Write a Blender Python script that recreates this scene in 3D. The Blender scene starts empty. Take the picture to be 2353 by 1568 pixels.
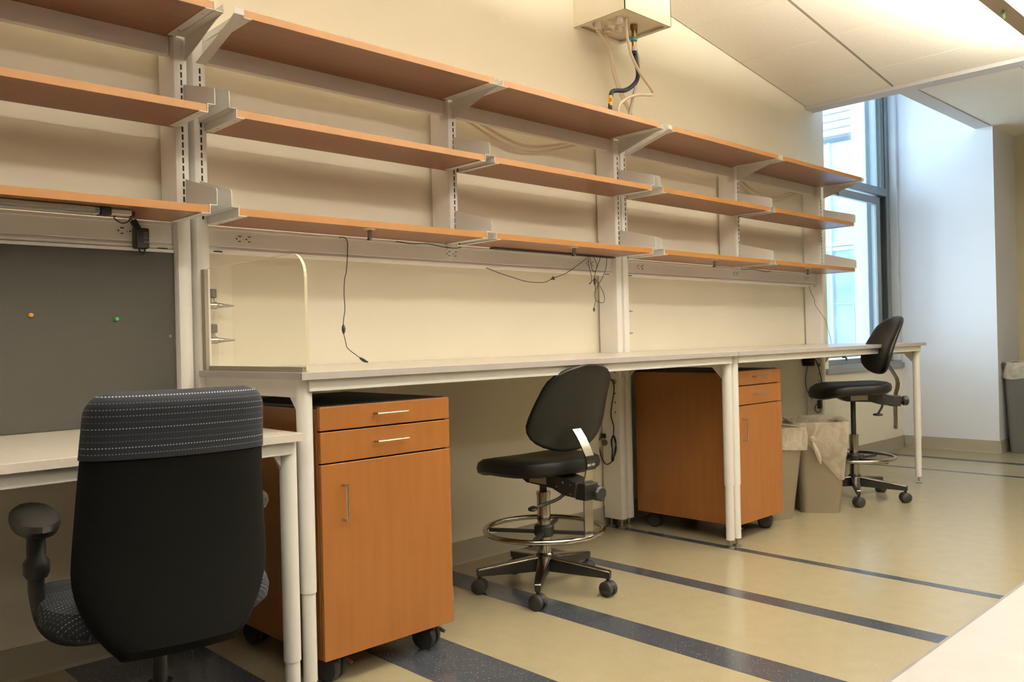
import bpy, bmesh, math, random
from mathutils import Vector, Matrix
random.seed(7)
PI = math.pi
S = bpy.context.scene
COL = S.collection

# ------------------------------------------------------------------ camera
YAW, PITCH, ROLL, FPX = 0.7669243, -0.0007389, -0.0237334, 1934.749
cd = bpy.data.cameras.new('camera')
cam = bpy.data.objects.new('camera', cd)
COL.objects.link(cam)
cd.sensor_fit = 'HORIZONTAL'
cd.sensor_width = 36.0
cd.lens = FPX / 2353.0 * 36.0
cd.clip_start = 0.02
cd.clip_end = 200
fw = Vector((math.sin(YAW) * math.cos(PITCH), math.cos(YAW) * math.cos(PITCH), math.sin(PITCH)))
rt = fw.cross(Vector((0, 0, 1))).normalized()
up = rt.cross(fw)
cr = rt * math.cos(ROLL) + up * math.sin(ROLL)
cu = -rt * math.sin(ROLL) + up * math.cos(ROLL)
M = Matrix((cr, cu, -fw)).transposed().to_4x4()
M.translation = Vector((-0.245153, -2.07731, 0.98965))
cam.matrix_world = M
S.camera = cam

# ------------------------------------------------------------------ world, lights, exposure
S.view_settings.view_transform = 'Standard'
S.view_settings.look = 'None'
S.view_settings.gamma = 1
S.view_settings.use_curve_mapping = False
S.view_settings.exposure = 0.36
S.cycles.use_denoising = True
S.cycles.max_bounces = 10
S.cycles.diffuse_bounces = 6
S.cycles.sample_clamp_indirect = 6
W = bpy.data.worlds.new('world')
S.world = W
W.use_nodes = True
bg = W.node_tree.nodes['Background']
bg.inputs[0].default_value = (0.72, 0.88, 1.0, 1)
bg.inputs[1].default_value = 10.0
LAMP_DOWN = 11.5
LAMP_UP = 58.0
LAMP_COL = (1.0, 0.93, 0.78, 1)

def portal(name, loc, rot, sx, sy):
    l = bpy.data.lights.new(name, 'AREA')
    l.shape = 'RECTANGLE'
    l.size = sx
    l.size_y = sy
    l.cycles.is_portal = True
    o = bpy.data.objects.new(name, l)
    COL.objects.link(o)
    o.location = loc
    o.rotation_euler = rot
portal('window_portal', (6.475, 1.0, 1.9), (-PI / 2, 0, 0), 1.37, 2.4)

# ------------------------------------------------------------------ materials
def lin(c):
    r = []
    for v in c:
        v = v / 255.0
        r.append(v / 12.92 if v <= 0.04045 else ((v + 0.055) / 1.055) ** 2.4)
    return (r[0], r[1], r[2], 1)

def mat(name, rgb, rough=0.5, metal=0.0, var=0.0, scale=8.0, stretch=(1, 1, 1), bump=0.0, spec=0.5, coat=0.0, rgb2=None, detail=3.0):
    m = bpy.data.materials.new(name)
    m.use_nodes = True
    nt = m.node_tree
    b = nt.nodes['Principled BSDF']
    b.inputs['Base Color'].default_value = lin(rgb)
    b.inputs['Roughness'].default_value = rough
    b.inputs['Metallic'].default_value = metal
    b.inputs['Specular IOR Level'].default_value = spec
    b.inputs['Coat Weight'].default_value = coat
    tc = nt.nodes.new('ShaderNodeTexCoord')
    mp = nt.nodes.new('ShaderNodeMapping')
    mp.inputs['Scale'].default_value = stretch
    nz = nt.nodes.new('ShaderNodeTexNoise')
    nz.inputs['Scale'].default_value = scale
    nz.inputs['Detail'].default_value = detail
    nt.links.new(tc.outputs['Object'], mp.inputs[0])
    nt.links.new(mp.outputs[0], nz.inputs['Vector'])
    if var > 0 or rgb2:
        a = lin(rgb)
        c2 = lin(rgb2) if rgb2 else tuple(v * (1 - var) for v in a[:3]) + (1,)
        mx = nt.nodes.new('ShaderNodeMix')
        mx.data_type = 'RGBA'
        mx.inputs[6].default_value = a
        mx.inputs[7].default_value = c2
        cr_ = nt.nodes.new('ShaderNodeMapRange')
        cr_.inputs[1].default_value = 0.35
        cr_.inputs[2].default_value = 0.68
        nt.links.new(nz.outputs[0], cr_.inputs[0])
        nt.links.new(cr_.outputs[0], mx.inputs[0])
        nt.links.new(mx.outputs[2], b.inputs['Base Color'])
    if bump > 0:
        bp = nt.nodes.new('ShaderNodeBump')
        bp.inputs['Strength'].default_value = bump
        bp.inputs['Distance'].default_value = 0.002
        nt.links.new(nz.outputs[0], bp.inputs['Height'])
        nt.links.new(bp.outputs[0], b.inputs['Normal'])
    return m

def emit(name, col, strength):
    m = bpy.data.materials.new(name)
    m.use_nodes = True
    nt = m.node_tree
    nt.nodes.remove(nt.nodes['Principled BSDF'])
    e = nt.nodes.new('ShaderNodeEmission')
    e.inputs[0].default_value = col
    e.inputs[1].default_value = strength
    nt.links.new(e.outputs[0], nt.nodes['Material Output'].inputs[0])
    return m

def speckle(m, scale, thr, rgb, amount=1.0):
    """small random chips of another colour laid into a sheet floor"""
    nt = m.node_tree
    b = nt.nodes['Principled BSDF']
    tc = nt.nodes.new('ShaderNodeTexCoord')
    vo = nt.nodes.new('ShaderNodeTexVoronoi')
    vo.inputs['Scale'].default_value = scale
    nt.links.new(tc.outputs['Object'], vo.inputs['Vector'])
    lt = nt.nodes.new('ShaderNodeMath')
    lt.operation = 'LESS_THAN'
    lt.inputs[1].default_value = thr
    nt.links.new(vo.outputs['Distance'], lt.inputs[0])
    sp = nt.nodes.new('ShaderNodeSeparateColor')
    nt.links.new(vo.outputs['Color'], sp.inputs[0])
    gt = nt.nodes.new('ShaderNodeMath')
    gt.operation = 'GREATER_THAN'
    gt.inputs[1].default_value = 0.55
    nt.links.new(sp.outputs[0], gt.inputs[0])
    mu = nt.nodes.new('ShaderNodeMath')
    mu.operation = 'MULTIPLY'
    nt.links.new(lt.outputs[0], mu.inputs[0])
    nt.links.new(gt.outputs[0], mu.inputs[1])
    mu2 = nt.nodes.new('ShaderNodeMath')
    mu2.operation = 'MULTIPLY'
    mu2.inputs[1].default_value = amount
    nt.links.new(mu.outputs[0], mu2.inputs[0])
    mx = nt.nodes.new('ShaderNodeMix')
    mx.data_type = 'RGBA'
    src = b.inputs['Base Color'].links[0].from_socket if b.inputs['Base Color'].links else None
    if src:
        nt.links.new(src, mx.inputs[6])
    else:
        mx.inputs[6].default_value = b.inputs['Base Color'].default_value
    mx.inputs[7].default_value = lin(rgb)
    nt.links.new(mu2.outputs[0], mx.inputs[0])
    nt.links.new(mx.outputs[2], b.inputs['Base Color'])
    return m

MT = {}
MT['wall'] = mat('wall_paint', (238, 232, 214), 0.75, var=0.03, scale=3, bump=0.05)
MT['endwall'] = mat('end_wall_paint', (222, 226, 236), 0.7, var=0.02, scale=3)
MT['dim'] = mat('low_bounce_dark', (74, 66, 56), 0.8, var=0.03, scale=3)  # kept dark so unseen surfaces throw back little light
MT['beige'] = mat('beige_wall_paint', (196, 188, 164), 0.7, var=0.03, scale=3)
MT['ceiling'] = mat('ceiling_panel', (242, 236, 224), 0.85, var=0.04, scale=60, bump=0.1)
MT['tee'] = mat('ceiling_grid_metal', (150, 140, 125), 0.6, var=0.03)
MT['soffit'] = mat('soffit_paint', (208, 207, 208), 0.8, var=0.03)
MT['floor'] = speckle(mat('floor_sheet', (158, 148, 122), 0.22, rgb2=(154, 144, 118), scale=14, spec=0.5), 260, 0.22, (205, 190, 158), 0.6)
MT['stripe'] = speckle(mat('floor_stripe_sheet', (62, 66, 75), 0.18, rgb2=(56, 60, 69), scale=14), 150, 0.17, (190, 185, 170), 0.9)
MT['base'] = mat('baseboard_vinyl', (150, 144, 128), 0.5, var=0.04)
MT['white'] = mat('white_powder_coat', (240, 238, 234), 0.4, var=0.02, scale=20)
MT['whiteshelf'] = mat('white_bracket_coat', (222, 222, 220), 0.38, var=0.02, scale=20)
MT['slot'] = mat('slot_dark', (38, 26, 18), 0.8, var=0.05)
MT['shelfedge'] = mat('maple_edge_band', (145, 99, 48), 0.4, var=0.05, scale=12)
MT['wood'] = mat('maple_laminate', (134, 91, 62), 0.32, rgb2=(125, 84, 56), scale=5, stretch=(0.7, 6, 14), bump=0.02)
MT['woodv'] = mat('maple_door_laminate', (140, 89, 42), 0.34, rgb2=(133, 83, 38), scale=4, stretch=(9, 9, 0.8), bump=0.02)
MT['top'] = mat('grey_laminate_top', (208, 200, 192), 0.22, rgb2=(200, 192, 185), scale=120, spec=0.5)
MT['desktop'] = mat('white_laminate_top', (220, 212, 204), 0.3, rgb2=(212, 205, 196), scale=100)
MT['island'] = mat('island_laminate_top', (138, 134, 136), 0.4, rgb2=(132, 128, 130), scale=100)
MT['edge'] = mat('grey_edge_band', (176, 170, 168), 0.4, var=0.06, scale=30)
MT['black'] = mat('black_plastic', (24, 23, 22), 0.45, var=0.15, scale=40)
MT['blacktop'] = mat('black_cabinet_top', (22, 20, 19), 0.5, var=0.1)
MT['vinyl'] = mat('black_vinyl', (12, 12, 12), 0.45, spec=0.35, var=0.1, scale=60, bump=0.15)
MT['chairblack'] = mat('black_mesh_fabric', (9, 9, 8), 0.9, spec=0.15, var=0.2, scale=300, bump=0.2)
MT['rubber'] = mat('black_rubber', (28, 28, 28), 0.6, var=0.1)
MT['chrome'] = mat('chrome', (180, 176, 170), 0.12, 1.0, var=0.02)
MT['castalu'] = mat('polished_cast_aluminium', (118, 112, 104), 0.22, 1.0, var=0.03)
MT['steel'] = mat('brushed_steel', (180, 176, 168), 0.32, 1.0, var=0.05, scale=60, stretch=(1, 1, 8))
MT['nickel'] = mat('satin_nickel', (196, 188, 172), 0.28, 1.0, var=0.03)
MT['brass'] = mat('aged_brass', (140, 115, 70), 0.4, 1.0, var=0.2, scale=30)
MT['alu'] = mat('grey_aluminium_frame', (128, 138, 142), 0.45, 0.3, var=0.04)
MT['aludark'] = mat('dark_gasket', (52, 58, 62), 0.6, var=0.05)
MT['shieldframe'] = mat('grey_plastic_channel', (150, 142, 130), 0.5, var=0.03)
MT['sill'] = mat('grey_sill_laminate', (135, 138, 140), 0.4, var=0.04)
MT['pin'] = mat('grey_pinboard_fabric', (62, 61, 56), 0.95, var=0.12, scale=220, bump=0.25)
MT['valve'] = mat('valve_handle_plastic', (88, 84, 76), 0.5, var=0.1)
MT['bin'] = mat('beige_bin_plastic', (116, 106, 88), 0.5, var=0.05, scale=10)
MT['binbig'] = mat('grey_bin_plastic', (84, 83, 82), 0.5, var=0.05, scale=10)
MT['plaster'] = mat('white_pipe_plastic', (225, 218, 205), 0.45, var=0.04)
MT['tube'] = mat('milky_tubing', (214, 200, 176), 0.35, var=0.05)
MT['greytube'] = mat('grey_tubing', (150, 140, 128), 0.35, var=0.08)
MT['navy'] = mat('navy_hose_rubber', (20, 23, 38), 0.6, spec=0.3, var=0.1)
MT['teal'] = mat('teal_collar', (40, 120, 130), 0.5, var=0.1)
MT['yellow'] = mat('yellow_tag', (226, 170, 55), 0.5, var=0.04)
MT['ink'] = mat('print_ink', (70, 40, 20), 0.6, var=0.1)
MT['paper'] = mat('white_label_paper', (190, 184, 172), 0.6, var=0.15, scale=200, stretch=(1, 8, 1))
MT['print_white'] = mat('white_print', (225, 220, 210), 0.5, var=0.02)
MT['pinyellow'] = mat('yellow_pin', (214, 150, 40), 0.4, var=0.05)
MT['pingreen'] = mat('green_pin', (30, 150, 80), 0.4, var=0.05)
MT['leaf'] = mat('green_foil', (60, 105, 40), 0.5, var=0.3, scale=60)
MT['lampbody'] = mat('lamp_side_metal', (176, 160, 140), 0.5, var=0.04)
MT['siding'] = mat('white_siding', (205, 212, 218), 0.6, var=0.03)
MT['extwhite'] = mat('exterior_white_panel', (200, 214, 226), 0.6, var=0.03)
MT['extblue'] = mat('exterior_blue_grey_panel', (160, 176, 200), 0.6, var=0.03)
MT['extdark'] = mat('exterior_dark_gap', (70, 84, 96), 0.6, var=0.05)
MT['extground'] = mat('exterior_ground', (80, 84, 86), 0.9, var=0.1)
MT['lamp_down'] = emit('lamp_lens_glow', LAMP_COL, LAMP_DOWN)
MT['fill_down'] = emit('added_fill_lens_glow', LAMP_COL, LAMP_DOWN * 0.7)
MT['fill_up'] = emit('added_fill_uplight_glow', LAMP_COL, LAMP_UP * 1.5)
MT['lamp_up'] = emit('lamp_uplight_glow', LAMP_COL, LAMP_UP)

def glassy(name, rgb, alpha, rough=0.05):
    m = bpy.data.materials.new(name)
    m.use_nodes = True
    nt = m.node_tree
    nt.nodes.remove(nt.nodes['Principled BSDF'])
    tr = nt.nodes.new('ShaderNodeBsdfTransparent')
    gl = nt.nodes.new('ShaderNodeBsdfGlossy')
    gl.inputs['Roughness'].default_value = rough
    tr.inputs[0].default_value = lin(rgb)
    fr = nt.nodes.new('ShaderNodeFresnel')
    fr.inputs[0].default_value = 1.45
    mul = nt.nodes.new('ShaderNodeMath')
    mul.operation = 'MULTIPLY'
    mul.inputs[1].default_value = alpha
    nt.links.new(fr.outputs[0], mul.inputs[0])
    mx = nt.nodes.new('ShaderNodeMixShader')
    nt.links.new(mul.outputs[0], mx.inputs[0])
    nt.links.new(tr.outputs[0], mx.inputs[1])
    nt.links.new(gl.outputs[0], mx.inputs[2])
    nt.links.new(mx.outputs[0], nt.nodes['Material Output'].inputs[0])
    return m
MT['glass'] = glassy('window_glass', (248, 252, 252), 0.8)
MT['acrylic'] = glassy('clear_acrylic', (254, 254, 251), 0.12)
MT['acrylic_edge'] = mat('acrylic_polished_edge', (214, 208, 180), 0.25, var=0.04)

def film(name, rgb, alpha):
    m = bpy.data.materials.new(name)
    m.use_nodes = True
    nt = m.node_tree
    b = nt.nodes['Principled BSDF']
    b.inputs['Base Color'].default_value = lin(rgb)
    b.inputs['Roughness'].default_value = 0.35
    b.inputs['Alpha'].default_value = alpha
    tc = nt.nodes.new('ShaderNodeTexCoord')
    nz = nt.nodes.new('ShaderNodeTexNoise')
    nz.inputs['Scale'].default_value = 16
    nz.inputs['Distortion'].default_value = 1.2
    nt.links.new(tc.outputs['Object'], nz.inputs['Vector'])
    mr = nt.nodes.new('ShaderNodeMapRange')
    mr.inputs[1].default_value = 0.35
    mr.inputs[2].default_value = 0.65
    mr.inputs[3].default_value = alpha - 0.07
    mr.inputs[4].default_value = alpha + 0.09
    nt.links.new(nz.outputs[0], mr.inputs[0])
    nt.links.new(mr.outputs[0], b.inputs['Alpha'])
    bp = nt.nodes.new('ShaderNodeBump')
    bp.inputs['Strength'].default_value = 0.35
    bp.inputs['Distance'].default_value = 0.008
    nt.links.new(nz.outputs[0], bp.inputs['Height'])
    nt.links.new(bp.outputs[0], b.inputs['Normal'])
    return m
MT['film'] = film('bin_liner_film', (226, 214, 194), 0.52)
MT['extglass'] = mat('exterior_window_glass', (176, 222, 226), 0.08, 0.0, rgb2=(205, 232, 232), scale=1.2, spec=1.0)  # sky reflection is put into the pane's base colour
MT['extglasslow'] = mat('exterior_lower_glass', (118, 160, 202), 0.1, 0.0, rgb2=(160, 194, 222), scale=3, spec=0.8)  # bluish reflection coloured into the lower panes

def stitched():
    """dark blue upholstery woven with rows of pale dashes"""
    m = mat('blue_striped_upholstery', (20, 25, 36), 0.85, var=0.2, scale=250, bump=0.2)
    nt = m.node_tree
    b = nt.nodes['Principled BSDF']
    src = b.inputs['Base Color'].links[0].from_socket
    tc = nt.nodes.new('ShaderNodeTexCoord')
    sx = nt.nodes.new('ShaderNodeSeparateXYZ')
    nt.links.new(tc.outputs['UV'], sx.inputs[0])
    def mth(op, a, bb=None):
        n = nt.nodes.new('ShaderNodeMath')
        n.operation = op
        for i, v in enumerate((a, bb)):
            if v is None:
                continue
            if isinstance(v, (int, float)):
                n.inputs[i].default_value = v
            else:
                nt.links.new(v, n.inputs[i])
        return n.outputs[0]
    row = mth('MULTIPLY', sx.outputs[1], 1 / 0.0128)
    fr = mth('FRACT', row)
    line = mth('LESS_THAN', fr, 0.17)
    idx = mth('FLOOR', row)
    wn = nt.nodes.new('ShaderNodeTexWhiteNoise')
    wn.noise_dimensions = '1D'
    nt.links.new(idx, wn.inputs['W'])
    bright = mth('MULTIPLY', mth('ADD', wn.outputs[0], 0.12), 0.85)
    dash = mth('LESS_THAN', mth('FRACT', mth('MULTIPLY', sx.outputs[0], 1 / 0.0058)), 0.5)
    k = mth('MULTIPLY', mth('MULTIPLY', line, dash), bright)
    mx = nt.nodes.new('ShaderNodeMix')
    mx.data_type = 'RGBA'
    nt.links.new(src, mx.inputs[6])
    mx.inputs[7].default_value = lin((150, 157, 170))
    nt.links.new(k, mx.inputs[0])
    nt.links.new(mx.outputs[2], b.inputs['Base Color'])
    return m
MT['fabric'] = stitched()

# ------------------------------------------------------------------ mesh helpers
class MB:
    def __init__(s):
        s.v, s.f, s.uv = [], [], None
    def add(s, vs, fs):
        n = len(s.v)
        s.v += [tuple(v) for v in vs]
        s.f += [tuple(i + n for i in f) for f in fs]
        return s
    def box(s, x0, x1, y0, y1, z0, z1):
        return s.add([(x0, y0, z0), (x1, y0, z0), (x1, y1, z0), (x0, y1, z0), (x0, y0, z1), (x1, y0, z1), (x1, y1, z1), (x0, y1, z1)],
                     [(0, 3, 2, 1), (4, 5, 6, 7), (0, 1, 5, 4), (1, 2, 6, 5), (2, 3, 7, 6), (3, 0, 4, 7)])
    def prism(s, pts, axis, a, b):
        """extrude polygon pts (2-D) along axis from a to b"""
        n = len(pts)
        def P(p, t):
            return {'x': (t, p[0], p[1]), 'y': (p[0], t, p[1]), 'z': (p[0], p[1], t)}[axis]
        vs = [P(p, a) for p in pts] + [P(p, b) for p in pts]
        fs = [tuple(range(n))[::-1], tuple(range(n, 2 * n))] + [(i, (i + 1) % n, n + (i + 1) % n, n + i) for i in range(n)]
        return s.add(vs, fs)
    def lathe(s, prof, c=(0, 0, 0), axis='z', n=20, cap=True):
        """prof: list of (radius, height) along axis"""
        vs = []
        for r, h in prof:
            for i in range(n):
                a = 2 * PI * i / n
                p = (r * math.cos(a), r * math.sin(a), h)
                if axis == 'x':
                    p = (p[2], p[0], p[1])
                elif axis == 'y':
                    p = (p[1], p[2], p[0])
                vs.append((p[0] + c[0], p[1] + c[1], p[2] + c[2]))
        fs = []
        for k in range(len(prof) - 1):
            for i in range(n):
                j = (i + 1) % n
                fs.append((k * n + i, k * n + j, (k + 1) * n + j, (k + 1) * n + i))
        if cap:
            fs.append(tuple(range(n))[::-1])
            fs.append(tuple(range((len(prof) - 1) * n, len(prof) * n)))
        return s.add(vs, fs)
    def tube(s, pts, r, n=8, smooth=6, closed=False, cap=True):
        P = [Vector(p) for p in pts]
        if smooth > 1 and len(P) > 2:
            Q = []
            m = len(P)
            rng = range(m) if closed else range(m - 1)
            for i in rng:
                p0 = P[(i - 1) % m] if closed or i > 0 else P[0]
                p1, p2 = P[i], P[(i + 1) % m]
                p3 = P[(i + 2) % m] if closed or i < m - 2 else P[-1]
                for k in range(smooth):
                    t = k / smooth
                    Q.append(0.5 * ((2 * p1) + (p2 - p0) * t + (2 * p0 - 5 * p1 + 4 * p2 - p3) * t * t + (3 * p1 - p0 - 3 * p2 + p3) * t ** 3))
            if not closed:
                Q.append(P[-1])
            P = Q
        m = len(P)
        vs, fs = [], []
        d = (P[1] - P[0]).normalized()
        ref = Vector((0, 0, 1)) if abs(d.z) < 0.9 else Vector((1, 0, 0))
        u = d.cross(ref).normalized()
        for i in range(m):
            if closed:
                d = (P[(i + 1) % m] - P[i - 1]).normalized()
            else:
                d = (P[min(i + 1, m - 1)] - P[max(i - 1, 0)]).normalized()
            u = (u - d * u.dot(d)).normalized()
            w = d.cross(u)
            rr = r(i / (m - 1)) if callable(r) else r
            for k in range(n):
                a = 2 * PI * k / n
                vs.append(P[i] + (u * math.cos(a) + w * math.sin(a)) * rr)
        for i in range(m if closed else m - 1):
            i2 = (i + 1) % m
            for k in range(n):
                k2 = (k + 1) % n
                fs.append((i * n + k, i * n + k2, i2 * n + k2, i2 * n + k))
        if cap and not closed:
            fs.append(tuple(range(n))[::-1])
            fs.append(tuple(range((m - 1) * n, m * n)))
        return s.add(vs, fs)
    def ribbon(s, pts, w, t, wdir=(1, 0, 0)):
        """flat bar following pts (y,z) with width along x"""
        m = len(pts)
        vs, fs = [], []
        for i in range(m):
            a = Vector(pts[max(i - 1, 0)])
            b = Vector(pts[min(i + 1, m - 1)])
            d = (b - a).normalized()
            nrm = Vector((-d.y, d.x))
            y, z = pts[i]
            for sx, sn in ((-1, -1), (1, -1), (1, 1), (-1, 1)):
                vs.append((sx * w / 2, y + nrm.x * sn * t / 2, z + nrm.y * sn * t / 2))
        for i in range(m - 1):
            for k in range(4):
                k2 = (k + 1) % 4
                fs.append((i * 4 + k, i * 4 + k2, i * 4 + 4 + k2, i * 4 + 4 + k))
        fs += [(3, 2, 1, 0), tuple(range(4 * m - 4, 4 * m))]
        return s.add(vs, fs)
    def xf(s, mtx, start=0):
        s.v = s.v[:start] + [tuple(mtx @ Vector(v)) for v in s.v[start:]]
        return s
    def build(s, name, m, parent=None, bevel=0.0, smooth=False, seg=2, loc=None, sub=0):
        me = bpy.data.meshes.new(name)
        me.from_pydata(s.v, [], s.f)
        bm = bmesh.new()
        bm.from_mesh(me)
        bmesh.ops.recalc_face_normals(bm, faces=bm.faces)
        bm.to_mesh(me)
        bm.free()
        if s.uv:
            uvl = me.uv_layers.new(name='UVMap')
            for lp in me.loops:
                uvl.data[lp.index].uv = s.uv[lp.vertex_index]
        me.materials.append(m)
        o = bpy.data.objects.new(name, me)
        COL.objects.link(o)
        if parent:
            o.parent = parent
        if loc:
            o.location = loc
        if bevel > 0:
            b = o.modifiers.new('bevel', 'BEVEL')
            b.width = bevel
            b.segments = seg
            b.limit_method = 'ANGLE'
            b.angle_limit = 0.6
        if sub:
            sm = o.modifiers.new('sub', 'SUBSURF')
            sm.levels = sub
            sm.render_levels = sub
        if smooth:
            me.polygons.foreach_set('use_smooth', [True] * len(me.polygons))
            if not sub:
                me.set_sharp_from_angle(angle=0.7)
        return o

def box(*a):
    return MB().box(*a)

def tag(o, label, cat, group=None, kind=None):
    o['label'] = label
    o['category'] = cat
    if group:
        o['group'] = group
    if kind:
        o['kind'] = kind
    return o

def thing(name, label, cat, loc=(0, 0, 0), rz=0.0, group=None):
    o = bpy.data.objects.new(name, None)
    COL.objects.link(o)
    o.empty_display_size = 0.1
    o.location = loc
    o.rotation_euler = (0, 0, rz)
    return tag(o, label, cat, group)

def struct(name, mb, m, label, cat, **k):
    o = mb.build(name, m, **k)
    tag(o, label, cat)
    o['kind'] = 'structure'
    return o

def text(body, size, m, parent, mtx, name='lettering', ext=0.0003, bold=0.0):
    c = bpy.data.curves.new(name, 'FONT')
    c.body = body
    c.size = size
    c.align_x = 'CENTER'
    c.align_y = 'CENTER'
    c.extrude = ext
    c.offset = bold
    t = bpy.data.objects.new(name, c)
    COL.objects.link(t)
    dg = bpy.context.evaluated_depsgraph_get()
    me = bpy.data.meshes.new_from_object(t.evaluated_get(dg))
    bpy.data.objects.remove(t)
    me.materials.clear()
    me.materials.append(m)
    o = bpy.data.objects.new(name, me)
    COL.objects.link(o)
    o.parent = parent
    o.matrix_local = mtx
    return o

def copy_tree(o, parent=None):
    c = o.copy()
    COL.objects.link(c)
    c.parent = parent
    for ch in list(o.children):
        copy_tree(ch, c)
    return c

# ------------------------------------------------------------------ room
XL, XR, YF = -1.05, 7.72, -4.6           # left wall, far wall, front wall behind the camera
SL = -0.14743                          # slope of the inclined ceiling
def zc(x):
    return 2.6235 + SL * (x - 5.512)

fl = struct('floor', box(XL, 9, YF, 1.0, -0.1, 0), MT['floor'], 'beige speckled sheet floor with dark inlaid stripes', 'floor')
for a, b in ((1.277, 1.520), (1.935, 2.075), (2.555, 2.640), (3.163, 3.212), (6.022, 6.068), (6.605, 6.690), (0.55, 0.937), (-0.35, 0.35)):
    box(a, b, -3.6 if a > 1 else -3.6, 0.785, 0.0002, 0.0009).build('stripe', MT['stripe'], fl)

# long wall behind the benches, with the window opening at its far end
wb = struct('wall_back', MB().prism([(XL, 0), (5.79, 0), (5.79, 3.3), (5.512, 3.3), (5.512, zc(5.512) + 0.3), (XL, zc(XL) + 0.3)], 'y', 0.80, 1.0)
            .box(5.79, 7.16, 0.80, 1.0, 0, 0.70).box(5.79, 7.16, 0.80, 1.0, 3.1, 3.3),
            MT['wall'], 'long cream painted wall behind the benches and shelves', 'wall')
struct('wall_right', box(7.16, 7.92, 0.06, 0.98, 0, 3.3), MT['endwall'], 'white pier wall lit by daylight beside the window', 'wall')
struct('wall_far', box(XR, XR + 0.2, YF, 0.06, 0, 3.3), MT['beige'], 'beige wall at the far right behind the large bin', 'wall')
struct('wall_front', MB().prism([(XL, 0), (XR, 0), (XR, 3.3), (5.6, 3.3), (XL, zc(XL) + 0.2)], 'y', YF - 0.2, YF), MT['dim'], 'plain wall behind the camera', 'wall')
struct('wall_left', box(XL - 0.2, XL, YF, 1.0, 0, 0.8).box(XL - 0.2, XL, YF, 1.0, 2.6, 4.1)
       .box(XL - 0.2, XL, YF, 1.0, 0.8, 2.6), MT['dim'], 'unseen wall pulled in on the near left to dim that side', 'wall')  # unseen wall set close, cutting the light that reaches under the desk

# cove baseboards
def baseb(name, pts, label):
    m = MB()
    (x0, y0), (x1, y1) = pts
    if y0 == y1:
        m.prism([(y0, 0), (y0 - 0.012, 0), (y0 - 0.009, 0.012), (y0 - 0.006, 0.1), (y0, 0.1)], 'x', x0, x1)
    else:
        m.prism([(x0, 0), (x0 - 0.012, 0), (x0 - 0.009, 0.012), (x0 - 0.006, 0.1), (x0, 0.1)], 'y', y0, y1)
    return struct(name, m, MT['base'], label, 'baseboard')
baseb('baseboard_back', [(XL, 0.80), (7.16, 0.80)], 'taupe cove baseboard along the long wall under the benches')
baseb('baseboard_right', [(7.16, 0.06), (7.16, 0.788)], 'taupe cove baseboard at the foot of the daylit pier wall')
baseb('baseboard_far', [(7.172, 0.06), (7.708, 0.06)], 'taupe cove baseboard behind the large grey bin')

# inclined ceiling with lay-in panels
ce = struct('ceiling', MB().prism([(XL, zc(XL) + 0.02), (5.512, zc(5.512) + 0.02), (5.512, zc(5.512) + 0.06), (XL, zc(XL) + 0.06)], 'y', YF, 0.8), MT['tee'],
            'sloping panelled ceiling over the benches', 'ceiling')
xe = [5.512, 5.195]
while xe[-1] > XL + 0.6:
    xe.append(xe[-1] - 0.565)
xe[-1] = XL
ye = [0.797, 0.178, -1.06, -2.28, -3.5, YF]
tile_cache = {}
for i in range(len(xe) - 1):
    for j in range(len(ye) - 1):
        a, b = xe[i + 1] + 0.002, xe[i] - 0.002
        c, d = ye[j + 1] + 0.007, ye[j] - (0.007 if j else 0.004)
        wx, wy = round(b - a, 3), round(d - c, 3)
        if (wx, wy) not in tile_cache:
            t = MB().prism([(0, 0), (wx, SL * wx), (wx, SL * wx + 0.014), (0, 0.014)], 'y', 0, wy)
            o = t.build('ceiling_panel', MT['ceiling'], ce, bevel=0.0015, seg=1)
            tile_cache[(wx, wy)] = o
        else:
            o = tile_cache[(wx, wy)].copy()
            COL.objects.link(o)
        o.location = (a, c, zc(a))
# slim main runners of the grid
for y in ye[1:-1]:
    MB().prism([(XL, zc(XL) - 0.001), (5.512, zc(5.512) - 0.001), (5.512, zc(5.512) + 0.01), (XL, zc(XL) + 0.01)], 'y', y - 0.004, y + 0.004).build('runner', MT['tee'], ce)
# flat lower ceiling around the light well at the window
sf = struct('trim_1', box(5.512, 5.640, YF, 0.8, 2.60, 2.66).box(5.640, 7.16, 0.07, 0.185, 2.60, 2.66), MT['soffit'], 'flat grey soffit strip framing the window light well', 'trim')
box(5.600, 5.64, 0.185, 0.8, 2.66, 3.3).box(5.64, 7.16, 0.145, 0.185, 2.66, 3.3).build('well_side', MT['endwall'], sf)
box(5.6, 7.2, 0.145, 1.0, 3.3, 3.34).build('well_top', MT['endwall'], sf)
c2 = struct('ceiling_right', box(5.640, 7.92, YF, 0.07, 2.62, 2.66), MT['tee'], 'flat ceiling of pale panels at the far right beyond the soffit', 'ceiling')
yy = [0.066, -0.54, -1.15, -1.76, -2.37, -2.98, -3.59, YF]
for j in range(len(yy) - 1):
    for a, b in ((5.646, 6.26), (6.262, 6.87), (6.872, 7.48), (7.482, 7.72)):
        box(a, b, yy[j + 1] + 0.002, yy[j] - 0.002, 2.604, 2.619).build('ceiling_panel', MT['ceiling'], c2, bevel=0.001, seg=1)

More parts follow.
